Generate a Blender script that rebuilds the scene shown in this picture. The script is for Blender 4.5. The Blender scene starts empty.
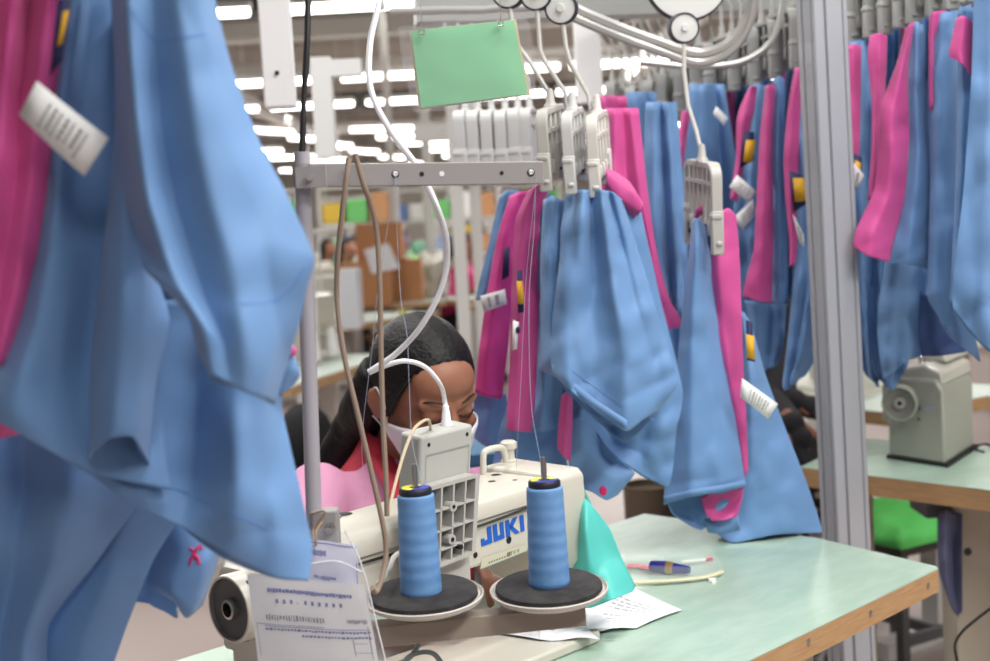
import bpy, bmesh, math, random
from mathutils import Vector, Matrix, noise
from mathutils.bvhtree import BVHTree
random.seed(7)
SC = bpy.context.scene
COL = SC.collection
PI = math.pi

# ------------------------------------------------------------------ camera
FPX = 1375.0
CAM = Vector((0, 0, 1.35))
pitch = math.atan(108/1375); roll = math.radians(3.1)
FW = Vector((0, math.cos(pitch), -math.sin(pitch)))
_r0 = Vector((1, 0, 0)); _u0 = _r0.cross(FW)
RT = math.cos(roll)*_r0 - math.sin(roll)*_u0
UP = math.sin(roll)*_r0 + math.cos(roll)*_u0
def ray(px, py): return FW + RT*((px-495)/FPX) - UP*((py-330.5)/FPX)
def P(px, py, d):
    v = ray(px, py); return CAM + v*(d/v.y)
def T(px, py, z):
    v = ray(px, py); return CAM + v*((z-CAM.z)/v.z)
cam = bpy.data.cameras.new('camera'); co = bpy.data.objects.new('camera', cam); COL.objects.link(co)
M = Matrix.Identity(4)
for i in range(3):
    M[i][0] = RT[i]; M[i][1] = UP[i]; M[i][2] = -FW[i]; M[i][3] = CAM[i]
co.matrix_world = M
cam.sensor_width = 36; cam.lens = FPX*36/990
cam.dof.use_dof = True; cam.dof.focus_distance = 1.74; cam.dof.aperture_fstop = 5.0
cam.clip_start = .05; cam.clip_end = 200
SC.camera = co

# ------------------------------------------------------------------ materials
def lin(c):
    return tuple(((v/255)/12.92 if v/255 <= .04045 else ((v/255+.055)/1.055)**2.4) for v in c)
MATS = {}
def mat(name, rgb, rough=.5, metal=0, bump=None, var=None, alpha=None, emit=None, sheen=0, trans=0, spec=None):
    if name in MATS: return MATS[name]
    m = bpy.data.materials.new(name); m.use_nodes = True
    nt = m.node_tree; b = nt.nodes['Principled BSDF']
    c = lin(rgb)+(1,)
    b.inputs['Base Color'].default_value = c
    b.inputs['Roughness'].default_value = rough
    b.inputs['Metallic'].default_value = metal
    if spec is not None: b.inputs['Specular IOR Level'].default_value = spec
    if sheen: b.inputs['Sheen Weight'].default_value = sheen
    if trans: b.inputs['Transmission Weight'].default_value = trans
    if alpha is not None: b.inputs['Alpha'].default_value = alpha
    if emit:
        b.inputs['Emission Color'].default_value = lin(emit[0])+(1,); b.inputs['Emission Strength'].default_value = emit[1]
    tc = None
    if var or bump:
        tc = nt.nodes.new('ShaderNodeTexCoord')
    if var:      # (scale, amount, second colour)
        n = nt.nodes.new('ShaderNodeTexNoise'); n.inputs['Scale'].default_value = var[0]; n.inputs['Detail'].default_value = 4
        if len(var) > 3:
            mp = nt.nodes.new('ShaderNodeMapping'); mp.inputs['Scale'].default_value = var[3]
            nt.links.new(tc.outputs['Object'], mp.inputs[0]); nt.links.new(mp.outputs[0], n.inputs['Vector'])
        else: nt.links.new(tc.outputs['Object'], n.inputs['Vector'])
        r = nt.nodes.new('ShaderNodeValToRGB'); r.color_ramp.elements[0].position = .4; r.color_ramp.elements[1].position = .65
        r.color_ramp.elements[0].color = c
        c2 = lin(var[2]); k = var[1]
        r.color_ramp.elements[1].color = tuple(c[i]*(1-k)+c2[i]*k for i in range(3))+(1,)
        nt.links.new(n.outputs['Fac'], r.inputs[0]); nt.links.new(r.outputs[0], b.inputs['Base Color'])
    if bump:     # (scale, strength, distance)
        n = nt.nodes.new('ShaderNodeTexNoise'); n.inputs['Scale'].default_value = bump[0]; n.inputs['Detail'].default_value = 3
        bp = nt.nodes.new('ShaderNodeBump'); bp.inputs['Strength'].default_value = bump[1]; bp.inputs['Distance'].default_value = bump[2]
        nt.links.new(tc.outputs['Object'], n.inputs['Vector']); nt.links.new(n.outputs['Fac'], bp.inputs['Height']); nt.links.new(bp.outputs[0], b.inputs['Normal'])
    MATS[name] = m; return m
BLUE = mat('blue_cloth', (104, 144, 192), .62, bump=(900, .12, .0006), sheen=.15)
PINK = mat('pink_cloth', (204, 76, 146), .62, bump=(900, .12, .0006), sheen=.15)
NAVY = mat('navy_cloth', (30, 38, 80), .7)
YELLOW = mat('yellow_cloth', (228, 172, 40), .7)
WHITE = mat('white_satin', (238, 238, 236), .5)
INKG = mat('grey_print', (150, 150, 152), .8)
INKB = mat('blue_print', (88, 92, 160), .8)
GREYPL = mat('grey_plastic', (184, 182, 176), .38, bump=(60, .05, .001))
GREYDK = mat('grey_hanger_plastic', (168, 168, 165), .4, bump=(60, .05, .001))
RODW = mat('rod_paint', (205, 203, 198), .35)
STEEL = mat('steel', (190, 188, 184), .28, 1)
DARKST = mat('dark_steel', (60, 60, 62), .4, .7)
BLACK = mat('black_rubber', (22, 22, 24), .6)
ALU = mat('aluminium', (178, 180, 184), .36, .75)
CREAM = mat('cream_enamel', (204, 200, 188), .3, bump=(25, .06, .001))
OLIVE = mat('grey_enamel', (150, 150, 138), .35)
GREEN = mat('green_laminate', (160, 186, 168), .28, var=(14, .5, (186, 204, 190), (1, 3, 1)), bump=(30, .03, .001))
PLY = mat('plywood_edge', (186, 148, 106), .6, var=(20, .6, (160, 120, 80), (1, 1, 14)))
PAPER = mat('paper', (232, 232, 236), .7)

# ------------------------------------------------------------------ objects
ROOTS = {}
def tag(o, label=None, cat=None, group=None, kind=None):
    if label: o['label'] = label
    if cat: o['category'] = cat
    if group: o['group'] = group
    if kind: o['kind'] = kind
    return o
def thing(name, loc, label, cat, group=None, rot=0, mat4=None):
    o = bpy.data.objects.new(name, None); COL.objects.link(o)
    o.empty_display_size = .05
    m = mat4 if mat4 is not None else Matrix.Translation(Vector(loc)) @ Matrix.Rotation(rot, 4, 'Z')
    o.matrix_world = m; ROOTS[o.name] = m.copy()
    return tag(o, label, cat, group)
SPLIT = {'thread_eyelet', 'suspension_rod', 'grub_screw', 'bolt_hole', 'oil_hole', 'cover_hole', 'screw', 'sign_clip_', 'hanging_wire', 'bracket_screw', 'screw_boss', 'hair_strands_'}
def islands(bm):
    bm.verts.index_update(); seen = set(); out = []
    bm.verts.ensure_lookup_table()
    for v in bm.verts:
        if v.index in seen: continue
        st = [v]; seen.add(v.index); cur = []
        while st:
            x = st.pop(); cur.append(x.index)
            for e in x.link_edges:
                y = e.other_vert(x)
                if y.index not in seen: seen.add(y.index); st.append(y)
        out.append(cur)
    return out
def obj(name, bm, mats, root=None, parent=None, smooth=True, local=False, angle=40):
    """bm is in world coordinates unless local; root is the thing it moves with, parent its direct parent."""
    if not isinstance(mats, (list, tuple)): mats = [mats]
    if root is not None and not local:
        bm.transform(ROOTS[root.name].inverted())
        local = True
    if name in SPLIT:
        isl = islands(bm)
        if len(isl) > 1:
            outs = []
            for vs in isl:
                b = bm.copy(); b.verts.ensure_lookup_table(); keep = set(vs)
                bmesh.ops.delete(b, geom=[v for v in b.verts if v.index not in keep], context='VERTS')
                outs.append(obj(name, b, mats, root, parent, smooth, True, angle))
            bm.free(); return outs[0]
    me = bpy.data.meshes.new(name); bm.to_mesh(me); bm.free()
    for m in mats: me.materials.append(m)
    if smooth:
        me.polygons.foreach_set('use_smooth', [True]*len(me.polygons))
        if angle: me.set_sharp_from_angle(angle=math.radians(angle))
    o = bpy.data.objects.new(name, me); COL.objects.link(o)
    if root is not None: o.parent = parent or root
    return o
def solid(o, t=.0014, off=0):
    m = o.modifiers.new('solid', 'SOLIDIFY'); m.thickness = t; m.offset = off; return o
def bevel(o, w=.003, seg=2):
    m = o.modifiers.new('bevel', 'BEVEL'); m.width = w; m.segments = seg; m.limit_method = 'ANGLE'; m.angle_limit = math.radians(40); return o
def single(name, bm, mats, label, cat, group=None, **k):
    o = obj(name, bm, mats, **k); return tag(o, label, cat, group)
def copy_tree(o, parent=None):
    c = o.copy(); COL.objects.link(c)
    if parent is not None: c.parent = parent
    for ch in list(o.children): copy_tree(ch, c)
    return c

# ------------------------------------------------------------------ shapes
def box(bm, lo, hi, mi=0, M4=None):
    vs = [bm.verts.new((x, y, z)) for x in (lo[0], hi[0]) for y in (lo[1], hi[1]) for z in (lo[2], hi[2])]
    if M4 is not None:
        for v in vs: v.co = M4 @ v.co
    f = [(0, 1, 3, 2), (4, 6, 7, 5), (0, 4, 5, 1), (2, 3, 7, 6), (0, 2, 6, 4), (1, 5, 7, 3)]
    for q in f:
        F = bm.faces.new([vs[i] for i in q]); F.material_index = mi
    return vs
def prism(bm, poly, y0, y1, axis='y', mi=0, M4=None):
    """polygon extruded along an axis; poly given in the two other axes."""
    def mk(a, b, c):
        v = {'y': (a, c, b), 'z': (a, b, c), 'x': (c, a, b)}[axis]
        v = Vector(v); return M4 @ v if M4 is not None else v
    A = [bm.verts.new(mk(a, b, y0)) for a, b in poly]; B = [bm.verts.new(mk(a, b, y1)) for a, b in poly]
    n = len(poly)
    for i in range(n):
        F = bm.faces.new((A[i], A[(i+1) % n], B[(i+1) % n], B[i])); F.material_index = mi
    for q in (A[::-1], B):
        F = bm.faces.new(q); F.material_index = mi
    bmesh.ops.recalc_face_normals(bm, faces=bm.faces[:])
def frame_of(t):
    t = t.normalized(); a = Vector((0, 0, 1)) if abs(t.z) < .95 else Vector((1, 0, 0))
    u = t.cross(a).normalized(); return u, t.cross(u)
def catmull(pts, n=6, tn=1.0):
    pts = [Vector(p) for p in pts]
    if len(pts) < 3: return pts
    out = []
    for i in range(len(pts)-1):
        p0 = pts[i-1] if i else pts[0]*2-pts[1]
        p1, p2 = pts[i], pts[i+1]
        p3 = pts[i+2] if i+2 < len(pts) else p2*2-p1
        for k in range(n):
            t = k/n
            m1, m2 = (p2-p0)*.5*tn, (p3-p1)*.5*tn
            out.append(p1*(2*t**3-3*t*t+1)+m1*(t**3-2*t*t+t)+p2*(3*t*t-2*t**3)+m2*(t**3-t*t))
    out.append(pts[-1]); return out
def tube(bm, pts, r, seg=8, n=0, mi=0, flat=1.0, caps=True):
    if n: pts = catmull(pts, n)
    pts = [Vector(p) for p in pts]
    rs = r if isinstance(r, (list, tuple)) else None
    u = None; rings = []
    for i, p in enumerate(pts):
        t = (pts[min(i+1, len(pts)-1)]-pts[max(i-1, 0)]).normalized()
        if u is None: u, w = frame_of(t)
        else:
            u = (u-t*u.dot(t)).normalized(); w = t.cross(u)
        rr = (rs[min(int(i*len(rs)/len(pts)), len(rs)-1)] if rs and len(rs) != len(pts) else rs[i]) if rs else r
        rings.append([bm.verts.new(p+(u*math.cos(2*PI*k/seg)+w*math.sin(2*PI*k/seg)*flat)*rr) for k in range(seg)])
    for a, b in zip(rings, rings[1:]):
        for k in range(seg):
            F = bm.faces.new((a[k], a[(k+1) % seg], b[(k+1) % seg], b[k])); F.material_index = mi
    if caps:
        F = bm.faces.new(rings[0][::-1]); F.material_index = mi
        F = bm.faces.new(rings[-1]); F.material_index = mi
def lathe(bm, prof, c, axis=Vector((0, 0, 1)), seg=32, mi=0, mis=None):
    """prof = [(radius, height)...]"""
    axis = Vector(axis).normalized(); u, w = frame_of(axis); c = Vector(c); rings = []
    for r, h in prof:
        rings.append([bm.verts.new(c+axis*h+(u*math.cos(2*PI*k/seg)+w*math.sin(2*PI*k/seg))*max(r, 1e-5)) for k in range(seg)])
    for i, (a, b) in enumerate(zip(rings, rings[1:])):
        for k in range(seg):
            F = bm.faces.new((a[k], a[(k+1) % seg], b[(k+1) % seg], b[k])); F.material_index = mis[i] if mis else mi
    F = bm.faces.new(rings[0][::-1]); F.material_index = mis[0] if mis else mi
    F = bm.faces.new(rings[-1]); F.material_index = mis[-1] if mis else mi
def ball(bm, c, r, seg=16, M3=None, mi=0):
    """ellipsoid"""
    if not isinstance(r, (tuple, list)): r = (r, r, r)
    m = Matrix.Translation(Vector(c)) @ ((M3.to_4x4()) if M3 is not None else Matrix.Identity(4)) @ Matrix.Diagonal((*r, 1))
    res = bmesh.ops.create_uvsphere(bm, u_segments=seg, v_segments=max(8, seg*2//3), radius=1, matrix=m)
    if mi:
        for v in res['verts']:
            for f in v.link_faces: f.material_index = mi
def cap(bm, a, b, ra, rb, n=5):
    """tapered capsule from overlapping balls and a cone"""
    a, b = Vector(a), Vector(b)
    tube(bm, [a, b], [ra, rb], seg=14)
    ball(bm, a, ra, 14); ball(bm, b, rb, 14)
def remesh(bm, voxel, smooth=4):
    me = bpy.data.meshes.new('tmp'); bm.to_mesh(me); bm.free()
    o = bpy.data.objects.new('tmp', me); COL.objects.link(o)
    m = o.modifiers.new('r', 'REMESH'); m.mode = 'VOXEL'; m.voxel_size = voxel
    s = o.modifiers.new('s', 'SMOOTH'); s.factor = .5; s.iterations = smooth
    dg = bpy.context.evaluated_depsgraph_get(); dg.update()
    me2 = bpy.data.meshes.new_from_object(o.evaluated_get(dg))
    nb = bmesh.new(); nb.from_mesh(me2)
    bpy.data.objects.remove(o); bpy.data.meshes.remove(me); bpy.data.meshes.remove(me2)
    return nb
def BM(): return bmesh.new()

# ------------------------------------------------------------------ cloth
def cloth_bm(rows, d, n=8, closed=0, rip=None, wr=.003, cols=None, seed=0, flow=.0):
    """rows of control points (px, py, dz in cm towards the viewer) lofted into a folded sheet at distance d;
    closed = depth of the back layer, rip = (number, amplitude m, phase) of vertical pleats."""
    R = [[Vector((p[0], p[1], p[2] if len(p) > 2 else 0)) for p in r] for r in rows]
    K = len(R[0]); assert all(len(r) == K for r in R), (len(R), [len(r) for r in R])
    R = [catmull(r, n, .6) for r in R]
    m = len(R[0]); colsx = [catmull([r[j] for r in R], n, .65) for j in range(m)]
    H = len(colsx[0]); bm = BM(); grid = []
    for i in range(H):
        t = i/(H-1); row = []
        for j in range(m):
            q = colsx[j][i]; s = j/(m-1)
            dz = q.z*.016
            if rip:
                e = math.sin(PI*s)**.5 if 0 < s < 1 else 0
                dz += rip[1]*math.sin(2*PI*rip[0]*s+rip[2]+1.2*math.sin(2.2*t+seed))*e*((.35+.65*t) if len(rip) < 4 else (1-t)**1.2)
            p0 = P(q.x, q.y, d)
            wx = p0.x+.35*p0.z*math.sin(seed*2.3)+.03*noise.noise(Vector((p0.x*6, p0.z*6, seed)))
            w = 1.6*abs(noise.noise(Vector((wx*13+seed*3.1, p0.z*3.5, seed*7.7))))+.9*abs(noise.noise(Vector((wx*9-p0.z*14, p0.z*12+seed, 3.3))))+.35*noise.noise(Vector((p0.x*40, p0.z*26+seed, 9.3)))
            dz += wr*(w-.5)*4.2
            row.append(P(q.x, q.y, d-dz))
        if closed:
            back = []
            for j in range(m-2, 0, -1):
                s = j/(m-1); v = (row[j]-CAM).normalized()
                base = row[0]*(1-s)+row[-1]*s
                dd = closed*math.sin(PI*s)**.6
                back.append(row[j]+v*dd+Vector((0, .02*math.sin(9*s+seed), 0))*math.sin(PI*s))
            row = row+back
        grid.append([bm.verts.new(p) for p in row])
    L = len(grid[0])
    for i in range(H-1):
        for j in range(L if closed else L-1):
            a, b = grid[i], grid[i+1]; k = (j+1) % L
            F = bm.faces.new((a[j], b[j], b[k], a[k]))
            if cols:
                jj = j if j < m-1 else (2*(m-1)-1-j)
                F.material_index = cols[min(len(cols)-1, max(0, jj*len(cols)//(m-1)))]
    if closed:
        for i in range(H-1):
            for j in (0, m-1):
                e = bm.edges.get((grid[i][j], grid[i+1][j]))
                if e: e.smooth = False
    return bm
TREES = {}
def panel(name, root, rows, d, mats=BLUE, parent=None, label=None, thick=.0013, tree=None, **k):
    bm = cloth_bm(rows, d, **k)
    if tree: TREES[tree] = BVHTree.FromBMesh(bm)
    o = obj(name, bm, mats, root, parent, angle=0); solid(o, thick, 1)
    if label: o['label'] = label
    return o
def hit(tree, px, py, off=.0015, fb=1.1):
    v = ray(px, py); h = TREES[tree].ray_cast(CAM, v)
    if h[0] is None: return P(px, py, fb)
    return h[0]-v.normalized()*off
def seam(root, parent, tree, pts, r=.0006, mats=None, name='seam', fb=1.1):
    bm = BM(); q = catmull([Vector((*p, 0)) for p in pts], 8)
    tube(bm, [hit(tree, p.x, p.y, .0015, fb) for p in q], r, seg=5)
    return obj(name, bm, mats or SEAM, root, parent)
SEAM = mat('seam_thread', (84, 128, 190), .7)
def care_label(root, corners, d, lines=7, name='care_label', text=True, along=1, mats=None, tabs=None, bend=.004):
    """a satin label with rows of small print; four pixel corners in order around it"""
    c = [P(x, y, d-(.004*i % 3)*0) for i, (x, y) in enumerate(corners)]
    bm = BM(); N = 6
    n = ((c[1]-c[0]).cross(c[3]-c[0])).normalized()
    if n.y > 0: n = -n
    def S(u, v): return (c[0]*(1-u)+c[1]*u)*(1-v)+(c[3]*(1-u)+c[2]*u)*v + n*bend*math.sin(PI*u)
    g = [[bm.verts.new(S(i/N, j/2)) for j in range(3)] for i in range(N+1)]
    for i in range(N):
        for j in range(2): bm.faces.new((g[i][j], g[i+1][j], g[i+1][j+1], g[i][j+1]))
    if text:
        rnd = random.Random(int(corners[0][0]))
        for l in range(lines):
            u0 = .26+.6*l/lines; u1 = u0+.42*.6/lines*(1.2 if l % 2 else .8)
            v = .22
            while v < .76:
                w = rnd.uniform(.05, .12)
                q = [bm.verts.new(S(a, b)+n*.0006) for a, b in ((u0, v), (u1, v), (u1, v+w), (u0, v+w))]
                F = bm.faces.new(q); F.material_index = 1; v += w+.04
    o = obj(name, bm, mats or [WHITE, INKG], root); solid(o, .0004, 0)
    o['label'] = 'white satin care label with small grey print'
    return o
def patch(root, quads, d, name='badge', label='navy badge with a yellow middle'):
    """stack of small cloth quads (corners, material index): 0 navy, 1 yellow"""
    bm = BM()
    for k, (c, mi) in enumerate(quads):
        q = [P(x, y, d-.0012*k) for x, y in c]
        vs = [bm.verts.new(p) for p in q]; F = bm.faces.new(vs); F.material_index = mi
    o = obj(name, bm, [NAVY, YELLOW], root); solid(o, .0012, 0); o['label'] = label; return o
# ------------------------------------------------------------------ the hall
FLOOR = mat('floor_vinyl', (172, 156, 150), .5, var=(.7, .5, (160, 150, 148)))
CEIL = mat('ceiling_paint', (168, 160, 150), .8, var=(.5, .5, (150, 142, 134)))
WALLM = mat('wall_paint', (196, 190, 180), .8)
BEAM = mat('beam_paint', (214, 212, 208), .5)
DUCTM = mat('dark_duct_paint', (70, 66, 64), .6)
TUBE = mat('lamp_tube', (255, 255, 255), .5, emit=((255, 250, 244), 9))
HOUS = mat('lamp_housing', (232, 232, 230), .5)
def struct(name, lo, hi, m):
    bm = BM(); box(bm, lo, hi); o = obj(name, bm, m, smooth=False); return tag(o, kind='structure')
struct('floor', (-16, -6, -.1), (16, 46, 0), FLOOR)
struct('ceiling', (-16, -6, 4.6), (16, 46, 4.7), CEIL)
struct('wall_back', (-16, 46, 0), (16, 46.2, 4.6), WALLM)
struct('wall_left', (-16.2, 4, 0), (-16, 46, 4.6), WALLM)
struct('wall_right', (16, 4, 0), (16.2, 46, 4.6), WALLM)
n_tr = 0
for y in (14.2, 19, 24, 31, 38):
    n_tr += 1; struct('trim_%d' % n_tr, (-16, y, 4.0), (16, y+.3, 4.28), BEAM)
for y0, z0 in ((16, 3.9), (27, 3.7)):
    n_tr += 1; struct('trim_%d' % n_tr, (-16, y0, z0), (16, y0+.7, z0+.32), DUCTM)
for x in (-4.2, 2.4):
    n_tr += 1; struct('trim_%d' % n_tr, (x, 13, 3.55), (x+.25, 46, 3.75), BEAM)

# ceiling lamps: a housing with a glowing tube under it
def lamp(p, ang, L=1.2, first=[None]):
    if first[0] is None:
        o = thing('ceiling_lamp', (0, 0, 0), 'x', 'lamp', 'tube lamps under the hall ceiling')
        bm = BM(); box(bm, (-.62, -.05, .03), (.62, .05, .09)); obj('lamp_housing', bm, HOUS, o, local=True)
        bm = BM(); tube(bm, [(-.6, 0, 0), (.6, 0, 0)], .036, seg=8); obj('lamp_tube', bm, TUBE, o, local=True)
        bm = BM()
        for x in (-.4, .4): tube(bm, [(x, 0, .09), (x, 0, 1.36)], .006, seg=5)
        obj('suspension_rod', bm, BEAM, o, local=True)
        first[0] = o; c = o
    else: c = copy_tree(first[0])
    c.matrix_world = Matrix.Translation(Vector(p)) @ Matrix.Rotation(ang, 4, 'Z'); c['label'] = 'long white fluorescent tube lamp hanging from the far factory ceiling'
    return c
for y in (11.6, 17, 20.4):
    for x in (-5.4, -3.9, -2.5, -1.1, .35, 1.7, 3.1, 4.6): lamp((x, y, 3.2), 0)
for y in (25, 27.5, 30, 33, 36.5, 41):
    for i in range(-5, 4): lamp((i*1.9+.35*(y-25)/3, y+(.9 if i % 2 else 0), 3.2), .35 if i % 2 else 1.1)

# lamps over and behind the place of work (the light of the picture)
def fixture(x, y, ang, w, power, z=3.3, L=1.5):
    o = thing('ceiling_lamp', (x, y, z), 'long white tube lamp over the front sewing tables', 'lamp', 'tube lamps above the front tables', rot=ang)
    bm = BM(); box(bm, (-L/2, -w/2, .02), (L/2, w/2, .08)); obj('lamp_housing', bm, HOUS, o, local=True)
    l = bpy.data.lights.new('tube_light', 'AREA'); l.shape = 'RECTANGLE'; l.size = L; l.size_y = w; l.energy = power; l.color = (1, .985, .96)
    lo = bpy.data.objects.new('tube_light', l); COL.objects.link(lo); lo.parent = o; lo.location = (0, 0, -.01)
for x, y, pw in ((1.7, .1, 120), (.75, 1.3, 60), (-.7, 3.0, 60), (2.6, 2.2, 55), (-2.8, 3.6, 60), (1.6, 5.2, 38), (-1.8, 7.2, 70), (3.0, 8.2, 60), (.6, -1.8, 60)):
    fixture(x, y, .8, .3, pw)
for x, y, pw in ((-5, 13, 420), (2, 14, 420), (-7, 20, 500), (1, 22, 500), (-5, 28, 520), (4, 30, 520), (-3, 37, 520)):
    fixture(x, y, 0, .3, pw, z=3.95, L=2.4)
w = bpy.data.worlds.new('world'); SC.world = w; w.use_nodes = True
w.node_tree.nodes['Background'].inputs[0].default_value = (.93, .96, 1, 1)
w.node_tree.nodes['Background'].inputs[1].default_value = .30

# ------------------------------------------------------------------ frame of the near table (x along it to the right, y across it)
ANG = math.radians(46.5)
TC = Vector((.708, 2.207, .75))
TM = Matrix.Translation(TC) @ Matrix.Rotation(ANG, 4, 'Z')
TMi = TM.inverted()
def L(px, py, yl):
    v = TMi.to_3x3() @ ray(px, py); o = TMi @ CAM; q = o+v*((yl-o.y)/v.y); return q
def W(x, y, z): return TM @ Vector((x, y, z))

t = thing('sewing_table', None, 'green topped sewing table with a plywood edge, carrying the front machine', 'table', mat4=Matrix.Translation(W(-.6, .3, -.75)) @ Matrix.Rotation(ANG, 4, 'Z'))
bm = BM(); 
poly = [(-1.05, 0), (-.012, 0), (0, .01), (.075, .27), (.085, .67), (-1.05, .67)]
prism(bm, poly, -.038, -.0015, axis='z', mi=1, M4=TM)
prism(bm, poly, -.0015, 0, axis='z', mi=0, M4=TM)
obj('tabletop', bm, [GREEN, PLY], t, smooth=False)
STAND = mat('stand_paint', (196, 192, 184), .45)
for x in (-.98, -.1):
    bm = BM()
    prism(bm, [(x-.03, .2), (x+.03, .2), (x+.03, .5), (x-.03, .5)], -.71, -.04, axis='z', M4=TM); 
    box(bm, (x-.03, .04, -.75), (x+.03, .63, -.71), M4=TM)
    bevel(obj('leg', bm, STAND, t, smooth=False), .006)
bm = BM(); box(bm, (-.95, .33, -.5), (-.13, .37, -.45), M4=TM); obj('stretcher', bm, STAND, t, smooth=False)
bm = BM()
for x, z in ((-.24, -.018), (-.05, -.02), (-.42, -.015)):
    lathe(bm, [(.0, 0), (.0055, 0), (.0055, .0006), (0, .001)], W(x, 0, z), W(x, -1, z)-W(x, 0, z), 12)
obj('screw', bm, STEEL, t)

# ------------------------------------------------------------------ near sewing machine (table frame)
m = thing('sewing_machine', None, 'cream industrial sewing machine with blue lettering, on the front green table', 'sewing machine',
          mat4=Matrix.Translation(W(-.9, .32, 0)) @ Matrix.Rotation(ANG, 4, 'Z'))
bm = BM()
# arm: long body with a curved top shell, end face to the right
def ring_arm(x, y0, y1, z0, z1, r=.012):
    pts = []
    for cy, cz, a0 in ((y1-r, z1-r, 0), (y0+r, z1-r, 90), (y0+r*.5, z0+r*.5, 180), (y1-r*.5, z0+r*.5, 270)):
        rr = r if a0 < 180 else r*.5
        for k in range(5):
            a = math.radians(a0+k*22.5); pts.append((x, cy+rr*math.cos(a), cz+rr*math.sin(a)))
    return pts
secs = [(-1.158, .262, .35, .112, .212), (-1.142, .252, .36, .105, .222), (-1.1, .25, .362, .09, .226), (-1.02, .25, .362, .125, .227), (-.96, .25, .362, .143, .228), (-.85, .25, .362, .148, .232), (-.72, .25, .362, .15, .236), (-.665, .25, .362, .144, .238)]
rings = [[bm.verts.new(W(*p)) for p in ring_arm(*s)] for s in secs]
for a, b in zip(rings, rings[1:]):
    for k in range(len(a)): bm.faces.new((a[k], a[(k+1) % len(a)], b[(k+1) % len(a)], b[k]))
bm.faces.new(rings[0]); bm.faces.new(rings[-1][::-1])
bmesh.ops.recalc_face_normals(bm, faces=bm.faces[:])
obj('arm', bm, CREAM, m, angle=50)
# raised top cover with its shadow groove
bm = BM(); rings = []
for x, g in ((-1.12, .0), (-1.1, .004), (-.9, .006), (-.7, .006), (-.675, .003)):
    zt = {-1.12: .226, -1.1: .2265, -.9: .231, -.7: .2365, -.675: .237}[x]
    rings.append([bm.verts.new(W(x, y, z)) for y, z in ((.246, zt-.022), (.244, zt-.008), (.25, zt+g-.001), (.26, zt+g+.002), (.35, zt+g+.002), (.362, zt+g-.002), (.366, zt-.02))])
for a, b in zip(rings, rings[1:]):
    for k in range(6): bm.faces.new((a[k], a[k+1], b[k+1], b[k]))
    bm.faces.new((a[6], a[0], b[0], b[6]))
bm.faces.new(rings[0]); bm.faces.new(rings[-1][::-1]); bmesh.ops.recalc_face_normals(bm, faces=bm.faces[:])
obj('top_cover', bm, CREAM, m, angle=50)
bm = BM(); tube(bm, [W(-1.1, .2455, .199), W(-.95, .2455, .2), W(-.8, .2455, .205), (W(-.7, .2455, .2125))], .0018, seg=6, n=5); obj('groove_line', bm, DARKST, m)
# head end (needle end) block
bm = BM()
hp = [(.236, .12), (.24, .238), (.25, .247), (.37, .25), (.382, .238), (.382, .10), (.365, .085), (.262, .085)]
A = [bm.verts.new(W(-.675, a, b)) for a, b in hp]; B = [bm.verts.new(W(-.607, a, b)) for a, b in hp]
for i in range(len(hp)): bm.faces.new((A[i], A[(i+1) % len(hp)], B[(i+1) % len(hp)], B[i]))
bm.faces.new(A[::-1]); bm.faces.new(B); bmesh.ops.recalc_face_normals(bm, faces=bm.faces[:])
o = obj('face_cover', bm, CREAM, m, angle=50); bevel(o, .005, 3)
bm = BM(); lathe(bm, [(0, 0), (.004, 0), (.0045, .001), (.002, .0016), (0, .0008)], W(-.604+.0005, .27, .16)-W(0, 0, 0)+W(0, 0, 0), TM.to_3x3() @ Vector((1, 0, 0)), 12); obj('screw', bm, STEEL, m)
# pillar, bed, oil pan
bm = BM(); prism(bm, [(-1.15, .27), (-1.05, .262), (-1.03, .28), (-1.03, .35), (-1.15, .35)], .015, .12, axis='z', M4=TM); bevel(obj('pillar', bm, CREAM, m), .008)
bm = BM(); prism(bm, [(-1.07, .215), (-.62, .215), (-.60, .235), (-.60, .375), (-1.07, .395)], 0, .016, axis='z', M4=TM); bevel(obj('bed', bm, CREAM, m), .004)
bm = BM(); box(bm, (-.66, .27, .0165), (-.61, .33, .0185), M4=TM); obj('needle_plate', bm, STEEL, m, smooth=False)
bm = BM(); tube(bm, [W(-.64, .31, .09), W(-.64, .31, .045)], .0035, 8); tube(bm, [W(-.64, .31, .045), W(-.64, .31, .02)], .0009, 6); obj('needle_bar', bm, STEEL, m)
bm = BM(); tube(bm, [W(-.655, .31, .09), W(-.655, .31, .03)], .003, 8); box(bm, (-.668, .3, .019), (-.635, .325, .026), M4=TM); obj('presser_foot', bm, STEEL, m)
bm = BM(); tube(bm, [W(-.66, .30, .1), W(-.70, .26, .07), W(-.70, .25, .05)], .003, 6, n=4); obj('presser_lever', bm, DARKST, m)
# hand wheel at the left end
ax = TM.to_3x3() @ Vector((-1, 0, 0)); pc = L(231, 612, .3); pc.x = -1.187; 
pc = Vector((-1.158, .295, .174))
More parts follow.
